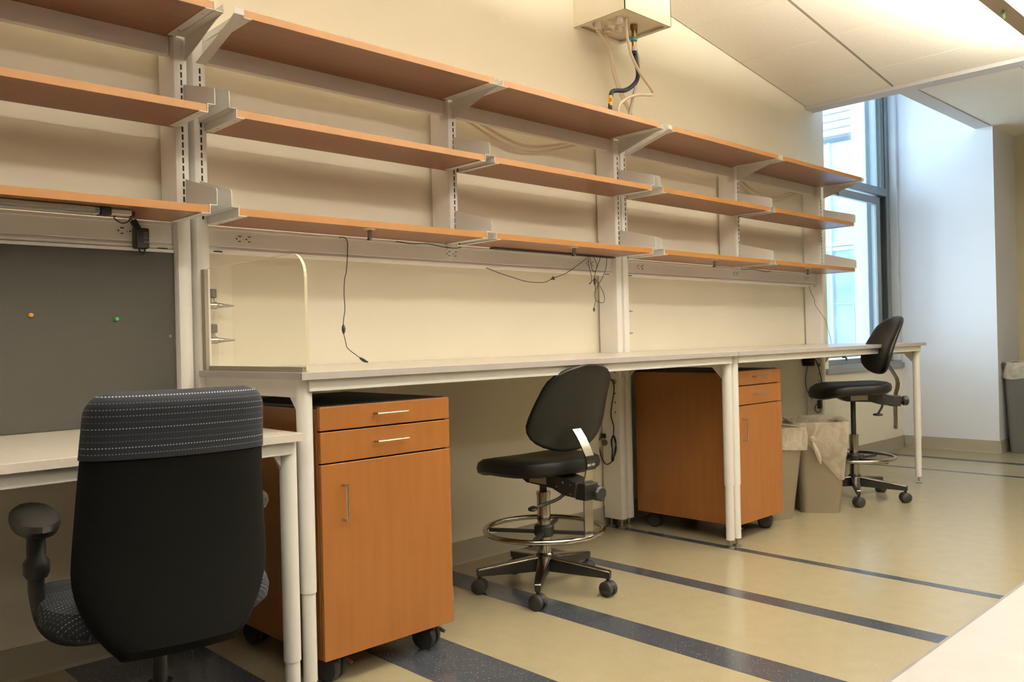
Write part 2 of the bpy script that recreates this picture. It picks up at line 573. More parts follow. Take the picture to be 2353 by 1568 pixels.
# ------------------------------------------------------------------ window
wn = thing('window_1', 'tall grey aluminium window with a transom above the far bench end', 'window', (0, 0, 0))
wn['kind'] = 'structure'
F = MT['alu']
box(7.065, 7.16, 0.86, 0.94, 0.74, 3.1).build('right_jamb', F, wn, bevel=0.003)
box(7.05, 7.065, 0.87, 0.93, 0.76, 3.09).build('jamb_gasket', MT['aludark'], wn)
box(7.12, 7.158, 0.80, 0.86, 0.74, 3.1).build('jamb_lining', MT['siding'], wn, bevel=0.002)
box(5.79, 5.83, 0.86, 0.94, 0.74, 3.1).build('left_jamb', F, wn)
box(5.83, 7.05, 0.855, 0.94, 2.14, 2.205).build('transom', F, wn, bevel=0.002)
box(5.83, 7.05, 0.86, 0.94, 0.74, 0.78).build('bottom_rail', F, wn, bevel=0.002)
box(5.83, 7.05, 0.86, 0.94, 3.06, 3.1).build('head_rail', F, wn)
box(5.832, 7.048, 0.895, 0.901, 2.206, 3.059).build('glass_pane', MT['glass'], wn)
# opening sash in the lower light
sa = box(5.85, 6.96, 0.875, 0.915, 2.065, 2.125).box(5.85, 6.96, 0.875, 0.915, 0.795, 0.835).box(6.885, 6.96, 0.875, 0.915, 0.835, 2.065).box(5.85, 5.89, 0.875, 0.915, 0.835, 2.065).build('sash', F, wn, bevel=0.003)
box(5.892, 6.883, 0.893, 0.898, 0.837, 2.063).build('glass_pane', MT['glass'], sa)
box(6.962, 7.048, 0.90, 0.935, 0.782, 2.138).build('sash_stop', MT['aludark'], wn)
for x, z in ((6.12, 2.085), (6.20, 0.80)):
    box(x - 0.02, x + 0.02, 0.862, 0.876, z - 0.012, z + 0.012).box(x + 0.005, x + 0.02, 0.85, 0.862, z - 0.03, z - 0.004).build('sash_latch', MT['aludark'], wn, bevel=0.002)
struct('trim_2', box(5.74, 7.205 - 0.046, 0.778, 0.86, 0.682, 0.722).box(5.79, 7.16, 0.8, 1.0, 0.70, 0.74), MT['sill'], 'grey laminate window sill at the bench end', 'sill', bevel=0.002)

# neighbouring wing of the building, seen through the window
ex = thing('building_wing', 'white sided building wing outside the window', 'building')
box(7.64, 7.9, 1.02, 6, -2, 6).build('wall', MT['extblue'], ex)
box(7.59, 7.64, 1.255, 1.385, -2, 6).build('pilaster', MT['extwhite'], ex)
box(7.60, 7.64, 1.236, 1.252, -2, 6).build('dark_joint', MT['extdark'], ex)
for k in range(9):
    z = 2.88 + k * 0.072
    MB().prism([(7.64, z), (7.604, z), (7.612, z + 0.058), (7.634, z + 0.058), (7.634, z + 0.070), (7.64, z + 0.070)], 'y', 1.39, 3.4).build('siding_board', MT['siding'], ex)
box(7.60, 7.64, 1.39, 3.4, 2.815, 2.85).build('lintel', MT['extdark'], ex)
box(7.605, 7.64, 1.39, 3.4, 1.775, 1.86).build('rail', MT['extwhite'], ex)
box(7.60, 7.606, 1.39, 3.4, 1.812, 1.818).build('rail_joint', MT['extdark'], ex)
box(7.625, 7.64, 1.39, 3.4, 1.86, 2.815).build('upper_pane', MT['extglass'], ex)
box(7.625, 7.64, 1.39, 3.4, -1, 1.775).build('lower_pane', MT['extglasslow'], ex)
box(7.612, 7.63, 1.395, 3.4, 1.262, 1.272).box(7.612, 7.63, 1.405, 1.415, 0.7, 1.27).box(7.612, 7.63, 1.405, 3.4, 0.86, 0.885).build('inner_rail', MT['extwhite'], ex)
box(7.59, 7.64, 1.60, 1.625, -1, 2.815).build('mullion', MT['extwhite'], ex)
tag(box(2, 14, 1.2, 14, -2.2, -2.0).build('ground', MT['extground']), 'pale paved ground outside below the window', 'ground')
bpy.data.objects['ground']['kind'] = 'structure'

# ------------------------------------------------------------------ shelving posts
def post(x, label, z0=0.05, z1=2.045, holes=False, hung=False):
    t = thing('shelf_post', label, 'post', (x, 0.73, 0), group=None)
    w = 0.026
    prof = [(-w, 0.055), (-w, -0.045), (-w * 0.8, -0.058), (-w * 0.35, -0.064), (w * 0.35, -0.064), (w * 0.8, -0.058), (w, -0.045), (w, 0.055)]
    MB().prism(prof, 'z', z0, z1).build('upright', MT['white'], t, smooth=True)
    sl = MB()
    z = 1.42
    while z < 1.925:
        sl.box(-0.0028, 0.0028, -0.0648, -0.060, z, z + 0.018)
        z += 0.0257
    sl.build('slot_row', MT['slot'], t)
    if hung:
        MB().prism([(-w, -0.033)] + prof[1:7] + [(w, -0.033)], 'z', 1.386, z0).build('end_cap', MT['white'], t)
    for y in (() if hung else (-0.04, 0.03)):
        MB().lathe([(0.019, 0.0), (0.019, 0.006), (0.006, 0.010), (0.006, z0 + 0.001)], (0, y, 0), n=14).build('levelling_foot', MT['steel'], t, smooth=True)
    if holes:
        m = MB()
        for k, z in enumerate((0.82, 0.765)):
            m.lathe([(0.013, -w - 0.0006), (0.013, -w + 0.002)], (0, -0.035, z), 'x', 14)
        m.build('hole_plug', MT['nickel'], t)
        m = MB()
        for z in (0.702, 0.655, 0.605):
            m.lathe([(0.004, -w - 0.0006), (0.004, -w + 0.002)], (0, -0.035, z), 'x', 10)
        m.build('screw_hole', MT['slot'], t)
    return t
PX = dict(a=0.912, b=0.975, c=2.079, d=3.184, e=3.242, f=4.351, g=5.445)
post(PX['a'], 'white slotted upright at the right end of the pinboard')
post(PX['b'], 'white slotted upright behind the clear shield, beside its twin')
post(PX['c'], 'single white slotted upright above the middle of the near bench', z0=1.4065, hung=True)
post(PX['d'], 'white slotted upright above the leg pair, nearer one of the two', holes=True)
post(PX['e'], 'white slotted upright above the leg pair, farther one of the two')
post(PX['f'], 'single white slotted upright above the middle of the far bench', z0=1.4065, hung=True)
post(PX['g'], 'last white upright beside the window', holes=True)
post(-0.19, 'white slotted upright at the left end of the pinboard, out of frame')

# ------------------------------------------------------------------ shelves and brackets
ZT, ZM, ZL, TH = 2.0407, 1.7429, 1.430, 0.0239
bays = [(-0.165, 0.895), (0.9926, 2.0525), (2.1064, 3.1644), (3.2625, 4.3228), (4.3788, 5.4569)]
bayname = ['above the pinboard', 'in the bay above the clear shield', 'in the second bay above the near bench', 'in the first bay above the far bench', 'in the last bay beside the window']
levels = [('top', ZT, 0.377), ('middle', ZM, 0.440), ('lowest', ZL, 0.440)]
for i, (a, b) in enumerate(bays):
    for nm, z, yf in levels:
        t = box(0, b - a, 0.0015, 0.690 - yf, -TH, 0).build('wall_shelf', MT['wood'], bevel=0.0008, seg=1, loc=(a, yf, z))
        box(0, b - a, 0, 0.0015, -TH, 0).build('edge_band', MT['shelfedge'], t)
        tag(t, f'{nm} maple laminate shelf {bayname[i]}', 'shelf', 'maple shelves over the benches')

W_ = MT['whiteshelf']
T = 0.0022
def low_bracket(xs, side, z, label):
    """sheet-metal bracket for one shelf end; side=-1: holds the shelf on its left, +1: on its right"""
    t = thing('shelf_bracket', label, 'bracket', (xs, 0.666, z), group='shelf brackets')
    s = -side
    def B(x0, x1, *r):
        x0, x1 = s * x0, s * x1
        return (min(x0, x1), max(x0, x1)) + r
    L = 0.2285
    MB().box(*B(0.0005, 0.0005 + T, -L, 0, -TH - T, 0.001)).build('web', W_, t)
    MB().box(*B(-0.026, 0.0005, -L, 0, -TH - T, -TH)).build('foot_flange', W_, t)
    MB().box(*B(0.0005, 0.026, -L, 0, 0.001, 0.001 + T)).build('ledge', W_, t)
    xa, xb = sorted((s * 0.024, s * (0.024 + T)))
    MB().prism([(0, 0.001), (-L, 0.001), (-L, 0.048), (-L + 0.004, 0.055), (-L + 0.010, 0.058), (0, 0.118)], 'x', xa, xb).build('end_fence', W_, t)
    m = MB()
    for y in (-0.06, -0.19):
        m.lathe([(0.004, -TH - T - 0.001), (0.004, -TH - T)], (-s * 0.013, y, 0), n=8)
    m.build('screw', MT['nickel'], t)
    return t
def low_bracket_mid(x, z, label):
    """hat-section bracket carrying two shelf ends"""
    t = thing('shelf_bracket', label, 'bracket', (x, 0.666, z), group='shelf brackets')
    L, h = 0.2285, 0.0245
    for s in (-1, 1):
        a, b = sorted((s * h, s * (h + T)))
        MB().box(a, b, -L, 0, -TH - T, 0.001).build('web', W_, t)
        a, b = sorted((s * h, s * (h + 0.026)))
        MB().box(a, b, -L, 0, -TH - T - 0.0002, -TH - 0.0002).build('foot_flange', W_, t)
    MB().box(-h, h, -L, 0, 0.001, 0.001 + T).build('ledge', W_, t)
    MB().prism([(0, 0.001), (-L, 0.001), (-L, 0.048), (-L + 0.004, 0.055), (-L + 0.010, 0.058), (0, 0.118)], 'x', -0.001, 0.0012).build('end_fence', W_, t)
    return t
def top_bracket(xs, side, label, both=False, endcap=False):
    """cantilever gusset under the top shelf"""
    t = thing('cantilever_bracket', label, 'bracket', (xs, 0.666, ZT), group='cantilever brackets')
    s = -side
    L = 0.290
    def one(s, x0, plate_at, diag):
        def B(a, b, *r):
            a, b = s * a + x0, s * b + x0
            return (min(a, b), max(a, b)) + r
        MB().box(*B(0.0005, 0.0005 + T, -L, 0, -TH - T, 0)).build('web', W_, t)
        MB().box(*B(-0.026, 0.0005, -L, 0, -TH - T, -TH)).build('foot_flange', W_, t)
        xa, xb = sorted((s * plate_at + x0, s * (plate_at + T) + x0))
        MB().prism([(0, 0), (-L, 0), (-L, -0.018), (-L + 0.012, -0.026), (-L + 0.06, -0.034) if not diag else (-L + 0.03, -0.030), (-0.008, -0.100), (0, -0.100)], 'x', xa, xb).build('gusset', W_, t)
        MB().box(*B(0.0005, plate_at + T, -L, -0.01, -TH - T, -TH)).build('bridge', W_, t)
        if diag:
            xa, xb = sorted((s * 0.0005 + x0, s * 0.034 + x0))
            MB().prism([(-L, 0.0), (-L, -0.018), (-L + 0.03, -0.030), (-0.008, -0.100), (-0.008, -0.1022), (-L + 0.03, -0.0325), (-L - 0.002, -0.019), (-L - 0.002, 0.0)], 'x', xa, xb).build('diagonal_flange', W_, t)
        m = MB()
        for y in (-0.06, -0.24):
            m.lathe([(0.004, -TH - T - 0.001), (0.004, -TH - T)], (x0 - s * 0.013, y, 0), n=8)
        m.build('screw', MT['nickel'], t)
    if both:
        one(1, -0.0265, 0.0225, False)
        one(-1, 0.0265, 0.0215, False)
    else:
        one(s, 0, 0.030 if side < 0 else 0.001, side > 0)
    return t
where = {0: 'left upright of the near pair', 1: 'right upright of the near pair', 2: 'left upright above the leg pair', 3: 'right upright above the leg pair'}
for z, nm in ((ZM, 'middle'), (ZL, 'lowest')):
    low_bracket(0.895, -1, z, f'white bracket with fence ending the {nm} shelf at the pinboard')
    low_bracket(0.9926, 1, z, f'white bracket with fence starting the {nm} shelf above the clear shield')
    low_bracket_mid(2.0795, z, f'white bracket joining two {nm} shelves at the single near upright')
    low_bracket(3.1644, -1, z, f'white bracket with fence ending the {nm} shelf before the leg pair')
    low_bracket(3.2625, 1, z, f'white bracket with fence starting the {nm} shelf after the leg pair')
    low_bracket_mid(4.3508, z, f'white bracket joining two {nm} shelves at the single far upright')
    low_bracket(5.4569, -1, z, f'white bracket with fence at the window end of the {nm} shelf')
top_bracket(0.895, -1, 'white gusset bracket ending the top shelf above the pinboard')
top_bracket(0.9926, 1, 'white gusset bracket starting the top shelf above the clear shield')
top_bracket(2.0795, 0, 'white double gusset bracket at the single near upright', both=True)
top_bracket(3.1644, -1, 'white gusset bracket ending the top shelf before the leg pair')
top_bracket(3.2625, 1, 'white gusset bracket starting the top shelf after the leg pair')
top_bracket(4.3508, 0, 'white double gusset bracket at the single far upright', both=True)
top_bracket(5.4569, -1, 'white gusset bracket at the window end of the top shelf')

# cross rails behind the top shelf
for i, (a, b) in enumerate(((0.0, 0.885), (1.003, 2.051), (2.107, 3.156), (3.270, 4.323), (4.379, 5.417))):
    a = -0.162 if i == 0 else a
    tag(box(a, b, 0.692, 0.722, 1.958, 2.075).build('cross_rail', MT['white'], bevel=0.003), f'white cross rail on the wall {bayname[i]}', 'rail', 'cross rails behind the top shelves')

# ------------------------------------------------------------------ power raceways
def outlet_pair(parent, x, n=2):
    for k in range(n):
        cx = x + (k - 0.5) * 0.036 if n == 2 else x
        f = MB().lathe([(0.0165, -0.0015), (0.0165, 0.001)], (cx, 0, 1.366), 'y', 20).build('outlet', MT['white'], parent)
        m = MB()
        m.box(cx - 0.003, cx + 0.008, -0.0026, -0.0012, 1.3745, 1.3775)
        m.box(cx - 0.003, cx + 0.006, -0.0026, -0.0012, 1.3570, 1.3600)
        m.lathe([(0.0026, -0.0026), (0.0026, -0.0012)], (cx - 0.009, 0, 1.367), 'y', 8)
        m.build('outlet_slot', MT['slot'], f)
    if n == 2:
        MB().lathe([(0.0024, -0.001), (0.0024, 0.001)], (x, 0, 1.366), 'y', 8).build('cover_screw', MT['nickel'], parent)
def raceway(a, b, label, outlets, lip=True):
    t = thing('power_raceway', label, 'raceway', (0, 0.70, 0), group='power raceways under the lowest shelves')
    box(a, b, 0, 0.098, 1.335, 1.4055).build('cover', MT['white'], t, bevel=0.003)
    MB().prism([(0.002, 1.334), (-0.004, 1.326), (0.0, 1.318), (0.05, 1.316), (0.09, 1.334)], 'x', a, b).build('lower_lip', MT['white'], t)
    box(a, b, -0.004, 0.0, 1.394, 1.404).build('upper_lip', MT['white'], t, bevel=0.001)
    for x in outlets:
        outlet_pair(t, x)
    box(a + 0.02, a + 0.05, -0.006, -0.001, 1.3165, 1.3195).box(b - 0.05, b - 0.02, -0.006, -0.001, 1.3165, 1.3195).build('end_clip', MT['slot'], t)
    return t
raceway(-0.162, 0.885, 'cream power raceway above the grey pinboard', [0.74])
raceway(1.003, 3.156, 'long cream power raceway above the near bench', [1.135, 2.085, 2.99])
raceway(3.270, 5.417, 'long cream power raceway above the far bench', [3.40, 4.36, 5.28])

# dark strip standing in for the shadow gap under the lowest shelf
MT_t = mat('shade_gap_brown', (58, 46, 36), 0.7, var=0.1)
tag(box(2.30, 3.15, 0.662, 0.695, 1.400, 1.4055).build('shade_strip', MT_t), 'dark strip for the shadow gap under the lowest shelf left of the leg pair', 'shade strip')

# ------------------------------------------------------------------ benches
def leg(parent, x, y, ztop, zj=0.29, r=0.0228):
    o_l = MB().lathe([(r, zj), (r, ztop)], (x, y, 0), n=28).build('leg', MT['white'], parent, smooth=True)
    l = MB().lathe([(r * 0.87, 0.039), (r * 0.87, zj + 0.02)], (x, y, 0), n=28).build('leg_extension', MT['white'], o_l, smooth=True)
    MB().lathe([(0.021, 0), (0.021, 0.004), (0.012, 0.008), (0.005, 0.010), (0.005, 0.04)], (x, y, 0), n=18).build('levelling_foot', MT['steel'], o_l, smooth=True)
def bench(x0, x1, label, l0, l1, front=0.0, z=0.914, yb=0.672, lx=(0, 0)):
    t = thing('lab_bench', label, 'bench', (0, 0, 0), group=None)
    zt = z - 0.0215
    box(l0, l1, 0.018, 0.045, zt - 0.034, zt).build('front_rail', MT['white'], t, bevel=0.002)
    box(l0, l1, 0.60, 0.63, zt - 0.034, zt).build('rear_rail', MT['white'], t, bevel=0.002)
    for lxx, s in ((l0, 1), (l1, -1)):
        leg(t, lxx, 0.050, zt)
        a, b = lxx - 0.010, lxx + 0.010
        box(a, b, 0.072, 0.664, zt - 0.052, zt).build('side_rail', MT['white'], t, bevel=0.002)
        MB().prism([(0.070, zt - 0.05), (0.128, zt - 0.05), (0.070, zt - 0.112)], 'x', lxx - 0.002, lxx + 0.002).build('gusset', MT['white'], t)
        MB().prism([(0.664, zt - 0.05), (0.610, zt - 0.05), (0.664, zt - 0.112)], 'x', lxx - 0.002, lxx + 0.002).build('gusset', MT['white'], t)
    return t
for x0, x1, l0, l1, lb, cut in ((0.947, 3.2118, 0.982, 3.184, 'near grey-topped white lab bench beginning at the clear shield', 0.06),
                            (3.2128, 5.5026, 3.241, 5.460, 'far grey-topped white lab bench ending beside the window', 0.095)):
    t = bench(x0, x1, lb, l0, l1)
    z = 0.8931
    s_ = box(x0 + 0.001, x1 - 0.001, 0.001, 0.664, z, z + 0.0205).box(x0 + 0.06, x1 - cut, 0.66, 0.795, z, z + 0.0205).build('bench_top', MT['top'], t, bevel=0.0008, seg=1)
    box(x0, x1, 0, 0.001, z, z + 0.02).box(x0, x0 + 0.001, 0, 0.664, z, z + 0.02).box(x1 - 0.001, x1, 0, 0.664, z, z + 0.02).build('edge_band', MT['edge'], s_)

# ------------------------------------------------------------------ lower desk at the near left
t = thing('desk', 'low white desk with round telescoping legs below the pinboard', 'desk')
s_ = box(-0.205, 0.938, -0.019, 0.660, 0.7285, 0.75).box(-0.16, 0.882, 0.66, 0.692, 0.7285, 0.75).build('desk_top', MT['desktop'], t, bevel=0.0008, seg=1)
box(-0.205, 0.938, -0.020, -0.019, 0.7285, 0.7493).box(0.938, 0.939, -0.020, 0.660, 0.7285, 0.7493).build('edge_band', MT['desktop'], s_)
zt = 0.728
box(-0.16, 0.915, 0.0, 0.028, zt - 0.036, zt).build('front_rail', MT['white'], t, bevel=0.002)
for x in (-0.16, 0.916):
    leg(t, x, 0.030, zt, zj=0.122, r=0.0236)
    box(x - 0.010, x + 0.010, 0.054, 0.664, zt - 0.052, zt).build('side_rail', MT['white'], t, bevel=0.002)
    MB().prism([(0.052, zt - 0.05), (0.11, zt - 0.05), (0.052, zt - 0.112)], 'x', x - 0.002, x + 0.002).build('gusset', MT['white'], t)
MB().prism([(0.892, zt - 0.036), (0.87, zt - 0.036), (0.892, zt - 0.07)], 'y', 0.026, 0.03).build('gusset', MT['white'], t)

# pinboard
t = thing('pinboard', 'charcoal grey fabric pinboard above the low desk', 'pinboard', (0, 0.695, 0))
box(-0.162, 0.885, 0, 0.02, 0.751, 1.305).build('panel', MT['pin'], t)
box(-0.162, 0.885, -0.003, 0.02, 1.305, 1.3155).build('top_channel', MT['white'], t, bevel=0.001)
MB().lathe([(0.0055, -0.0015), (0.0055, 0.0)], (0.868, 0, 1.030), 'y', 14).build('screw', MT['nickel'], t)
for nm, x, z, m, lb in (('push_pin', 0.457, 1.098, 'pinyellow', 'yellow push pin in the left part of the pinboard'), ('push_pin', 0.698, 1.087, 'pingreen', 'green push pin in the right part of the pinboard')):
    q = MB().lathe([(0.0055, -0.012), (0.0060, -0.010), (0.0030, -0.008), (0.0032, -0.003), (0.0060, -0.0005)], (0, 0, 0), 'y', 12)
    tag(q.build(nm, MT[m], smooth=True, loc=(x, 0.695, z)), lb, 'push pin')

# ------------------------------------------------------------------ mobile cabinets
def caster_wheel(parent, x, y, r=0.037, brake=False, name='caster', yaw=0.35):
    o = MB()
    for s in (-1, 1):
        o.lathe([(r * 0.75, s * 0.006), (r, s * 0.010), (r, s * 0.024), (r * 0.86, s * 0.029)], (0, 0, r), 'x', 22)
    o.lathe([(0.007, -0.03), (0.007, 0.03)], (0, 0, r), 'x', 10)
    c = o.build(name, MT['rubber'], parent, smooth=True, loc=(x, y, 0))
    c.rotation_euler = (0, 0, yaw)
    MB().box(-0.009, 0.009, -0.03, 0.02, r, r * 2 + 0.004).box(-0.03, 0.03, -0.03, 0.03, r * 2 + 0.002, r * 2 + 0.006).build('fork', MT['black'], c, bevel=0.002)
    if brake:
        MB().prism([(-0.030, 0.045), (-0.050, 0.040), (-0.052, 0.046), (-0.030, 0.056)], 'x', 0.030, 0.040).build('brake_tab', MT['nickel'], c)
    return c
def pull(parent, cx, z, w, horizontal=True):
    r = 0.0033
    d = 0.026
    if horizontal:
        p = [(cx - w / 2, 0, z), (cx - w / 2, -d + 0.005, z), (cx - w / 2 + 0.005, -d, z), (cx + w / 2 - 0.005, -d, z), (cx + w / 2, -d + 0.005, z), (cx + w / 2, 0, z)]
    else:
        p = [(cx, 0, z - w / 2), (cx, -d + 0.005, z - w / 2), (cx, -d, z - w / 2 + 0.005), (cx, -d, z + w / 2 - 0.005), (cx, -d + 0.005, z + w / 2), (cx, 0, z + w / 2)]
    return MB().tube(p, r, 8, smooth=3).build('handle', MT['nickel'], parent, smooth=True)
def cabinet(x0, w, yf, zb, zt, depth, label):
    t = thing('mobile_cabinet', label, 'cabinet', (x0, yf, 0))
    g = 0.021
    box(0, w, g, depth, zb, zt - 0.006).build('carcass', MT['woodv'], t, bevel=0.001, seg=1)
    box(0.004, w - 0.004, g + 0.004, depth - 0.002, zt - 0.006, zt + 0.002).build('top_panel', MT['blacktop'], t)
    box(0.006, w - 0.006, g - 0.003, g, zb + 0.01, zt - 0.01).build('shadow_gap_liner', MT['slot'], t)
    H = zt - zb
    z1 = zt - 0.0935 * H
    z2 = zt - 0.222 * H
    G = 0.0045
    for a, b, nm in ((z1, zt, 'drawer'), (z2, z1 - G, 'drawer'), (zb, z2 - G, 'door')):
        d = box(0.0005, w - 0.0005, 0, g - 0.004, a, b).build(nm, MT['woodv'], t, bevel=0.0015)
        if nm == 'drawer':
            pull(d, w * 0.5, (a + b) / 2 + 0.004, 0.105)
        else:
            pull(d, 0.07, b - 0.113, 0.10, False)
    for z in (z2 - 0.07, zb + 0.09):
        box(w - 0.001, w + 0.004, 0.004, 0.014, z - 0.022, z + 0.022).build('hinge', MT['nickel'], t)
    cr_ = (zb - 0.006) / 2
    for k, (x, y) in enumerate(((0.06, 0.07), (w - 0.06, 0.07), (0.06, depth - 0.07), (w - 0.06, depth - 0.07))):
        caster_wheel(t, x, y, cr_, brake=(k < 2), yaw=(0.45 if k < 2 else 0.3))
    return t
cabinet(1.020, 0.477, 0.032, 0.084, 0.811, 0.60, 'orange maple mobile cabinet with two drawers under the near bench')
cabinet(3.287, 0.445, 0.075, 0.080, 0.815, 0.59, 'orange maple mobile cabinet with two drawers under the far bench')

# ------------------------------------------------------------------ clear shield and gas valves
t = thing('splash_shield', 'clear acrylic shield standing on the near bench end', 'shield', (0.972, 0, 0.9145))
R = 0.07
y0, y1, h = 0.018, 0.655, 0.338
pts = [(y1, 0.003), (y0, 0.003)]
for k in range(9):
    a = PI - (PI / 2) * k / 8
    pts.append((y0 + R + R * math.cos(a), h - R + R * math.sin(a)))
pts.append((y1, h))
MB().prism(pts, 'x', 0.001, 0.010).build('acrylic_sheet', MT['acrylic'], t)
ed = [(y0 - 0.0004, 0.003)] + [(p[0] - 0.0004 * (k == 0), p[1] + 0.0004) for k, p in enumerate(pts[2:])]
m = MB()
for k in range(len(ed) - 1):
    (a, b), (c, d) = ed[k], ed[k + 1]
    m.add([(0.001, a, b), (0.010, a, b), (0.010, c, d), (0.001, c, d)], [(0, 1, 2, 3)])
m.build('polished_edge', MT['acrylic_edge'], t)
box(-0.0035, 0.0145, y0 + 0.012, y1, 0.0, 0.014).build('bottom_channel', MT['shieldframe'], t)
box(-0.012, 0.0005, 0.6345, 0.660, 0.0, 0.335).build('rear_channel', MT['shieldframe'], t)

def valve(x, z, label):
    t = thing('gas_valve', label, 'valve', (x, 0.742, z))
    MB().lathe([(0.0165, 0.0), (0.0165, 0.005), (0.009, 0.008), (0.009, 0.014), (0.013, 0.018), (0.013, 0.046), (0.009, 0.050), (0.009, 0.062), (0.0075, 0.063)], (0, 0, 0), 'x', 16).build('body', MT['steel'], t, smooth=True)
    prof = [(0.0095, 0.056)]
    for k in range(6):
        prof += [(0.0088 - 0.0009 * k, 0.062 + k * 0.008), (0.0068 - 0.0008 * k, 0.069 + k * 0.008)]
    prof.append((0.0025, 0.112))
    MB().lathe(prof, (0, 0, 0), 'x', 12).build('hose_nozzle', MT['steel'], t, smooth=True)
    MB().lathe([(0.010, 0.010), (0.0085, 0.024), (0.0085, 0.030)], (0.031, 0, 0), 'z', 14).build('bonnet', MT['steel'], t, smooth=True)
    MB().lathe([(0.0145, 0.026), (0.0168, 0.030), (0.0168, 0.052), (0.0145, 0.057)], (0.031, 0, 0), 'z', 10).build('handle', MT['valve'], t)
    return t
valve(1.0015, 1.135, 'steel gas valve behind the clear shield, upper of two')
valve(1.0015, 1.014, 'steel gas valve behind the clear shield, lower of two')
valve(3.2685, 1.132, 'steel gas valve right of the upright above the leg pair, upper of two')
valve(3.2685, 1.014, 'steel gas valve right of the upright above the leg pair, lower of two')

# ------------------------------------------------------------------ utility box and hoses on the wall
t = thing('utility_box', 'cream metal utility box on the wall above the top shelf', 'utility box', (3.021, 0.8, 2.593))
bw, bd, bh = 0.382, 0.335, 0.33
w_ = 0.004
box(0, w_, -bd, 0, 0, bh).box(bw - w_, bw, -bd, 0, 0, bh - 0.02).box(0, bw, -bd, -bd + w_, 0, bh - 0.0).build('housing', MT['wall'], t)
MB().add([(0, -bd, 0), (bw, -bd, 0), (bw, 0, 0), (0, 0, 0), (0.022, -bd + 0.022, 0), (bw - 0.022, -bd + 0.022, 0), (bw - 0.022, -0.022, 0), (0.022, -0.022, 0)],
         [(0, 1, 5, 4), (1, 2, 6, 5), (2, 3, 7, 6), (3, 0, 4, 7)]).build('bottom_flange', MT['wall'], t)
box(w_, bw - w_, -bd + w_, -0.002, 0.016, 0.020).build('inner_plate', MT['wall'], t)
for x, y in ((0.07, -0.10), (0.11, -0.16), (0.15, -0.10), (0.15, -0.20), (0.10, -0.22), (0.19, -0.14)):
    MB().lathe([(0.012, -0.014), (0.018, -0.012), (0.018, 0.018), (0.010, 0.022)], (x, y, -0.002), n=14).build('pipe_cap', MT['plaster'], t, smooth=True)
m = MB()
m.lathe([(0.018, 0.0), (0.018, 0.11)], (0.242, -0.20, -0.01), n=12).lathe([(0.012, -0.05), (0.012, 0.0), (0.017, 0.001)], (0.242, -0.20, -0.01), n=8)
m.lathe([(0.006, -0.02), (0.006, 0.10)], (0.266, -0.20, 0), n=8)
m.build('brass_fitting', MT['brass'], t, smooth=True)

def wire(name, pts, r, m, label, cat, n=8, parts=()):
    o = MB().tube(pts, r, n, smooth=5).build(name, MT[m], smooth=True)
    tag(o, label, cat)
    return o
t = thing('supply_hose', 'thick navy hose with a teal collar and yellow tag', 'hose', (3.263, 0.6, 2.467))
P = [(3.266, 0.6, 2.468), (3.275, 0.6, 2.425), (3.291, 0.6, 2.372), (3.279, 0.6, 2.324), (3.23, 0.6, 2.281), (3.175, 0.6, 2.253), (3.115, 0.6, 2.241), (3.076, 0.6, 2.228), (3.062, 0.6, 2.201), (3.057, 0.6, 2.171), (3.056, 0.6, 2.13)]
o_ = Vector((3.263, 0.6, 2.467))
MB().tube([Vector(p) - o_ for p in P], 0.0110, 12, smooth=5).build('hose', MT['navy'], t, smooth=True)
MB().lathe([(0.014, -0.005), (0.0135, 0.012)], (0.001, 0, -0.006), n=12).build('crimp', MT['navy'], t)
MB().lathe([(0.0125, 0.0), (0.0125, 0.026)], (0, 0, 0.004), n=6).build('hex_fitting', MT['steel'], t)
MB().lathe([(0.0118, 0.0), (0.0118, 0.024)], (0, 0, 0.030), n=12).build('brass_end', MT['brass'], t, smooth=True)
MB().lathe([(0.0135, 0.0), (0.0165, 0.003), (0.0165, 0.020), (0.0135, 0.023)], (0, 0, 0.054), n=14).build('collar', MT['teal'], t, smooth=True)
MB().lathe([(0.0118, 0.0), (0.0118, 0.05)], (-0.2055, 0, -0.313), n=16).build('tag', MT['yellow'], t, smooth=True)
MB().lathe([(0.0115, 0.008), (0.015, -0.008), (0.015, -0.016)], (-0.207, 0, -0.345), n=14).build('end_collar', MT['navy'], t)
MB().lathe([(0.008, -0.04), (0.008, -0.016)], (-0.207, 0, -0.345), n=12).build('end_fitting', MT['steel'], t)
# printing on the tag faces the aisle
ang = math.atan2(-1, -1.15)
rot = Matrix.Translation((-0.2055 - 0.0083, -0.0090, -0.288)) @ Matrix.Rotation(-0.72, 4, 'Z') @ Matrix.Rotation(PI / 2, 4, 'X')
text('3', 0.026, MT['ink'], t, rot @ Matrix.Translation((-0.002, 0, 0.0)), bold=0.0004)
text('I', 0.018, MT['ink'], t, rot @ Matrix.Translation((0.0055, 0, -0.0008)), bold=0.0003)

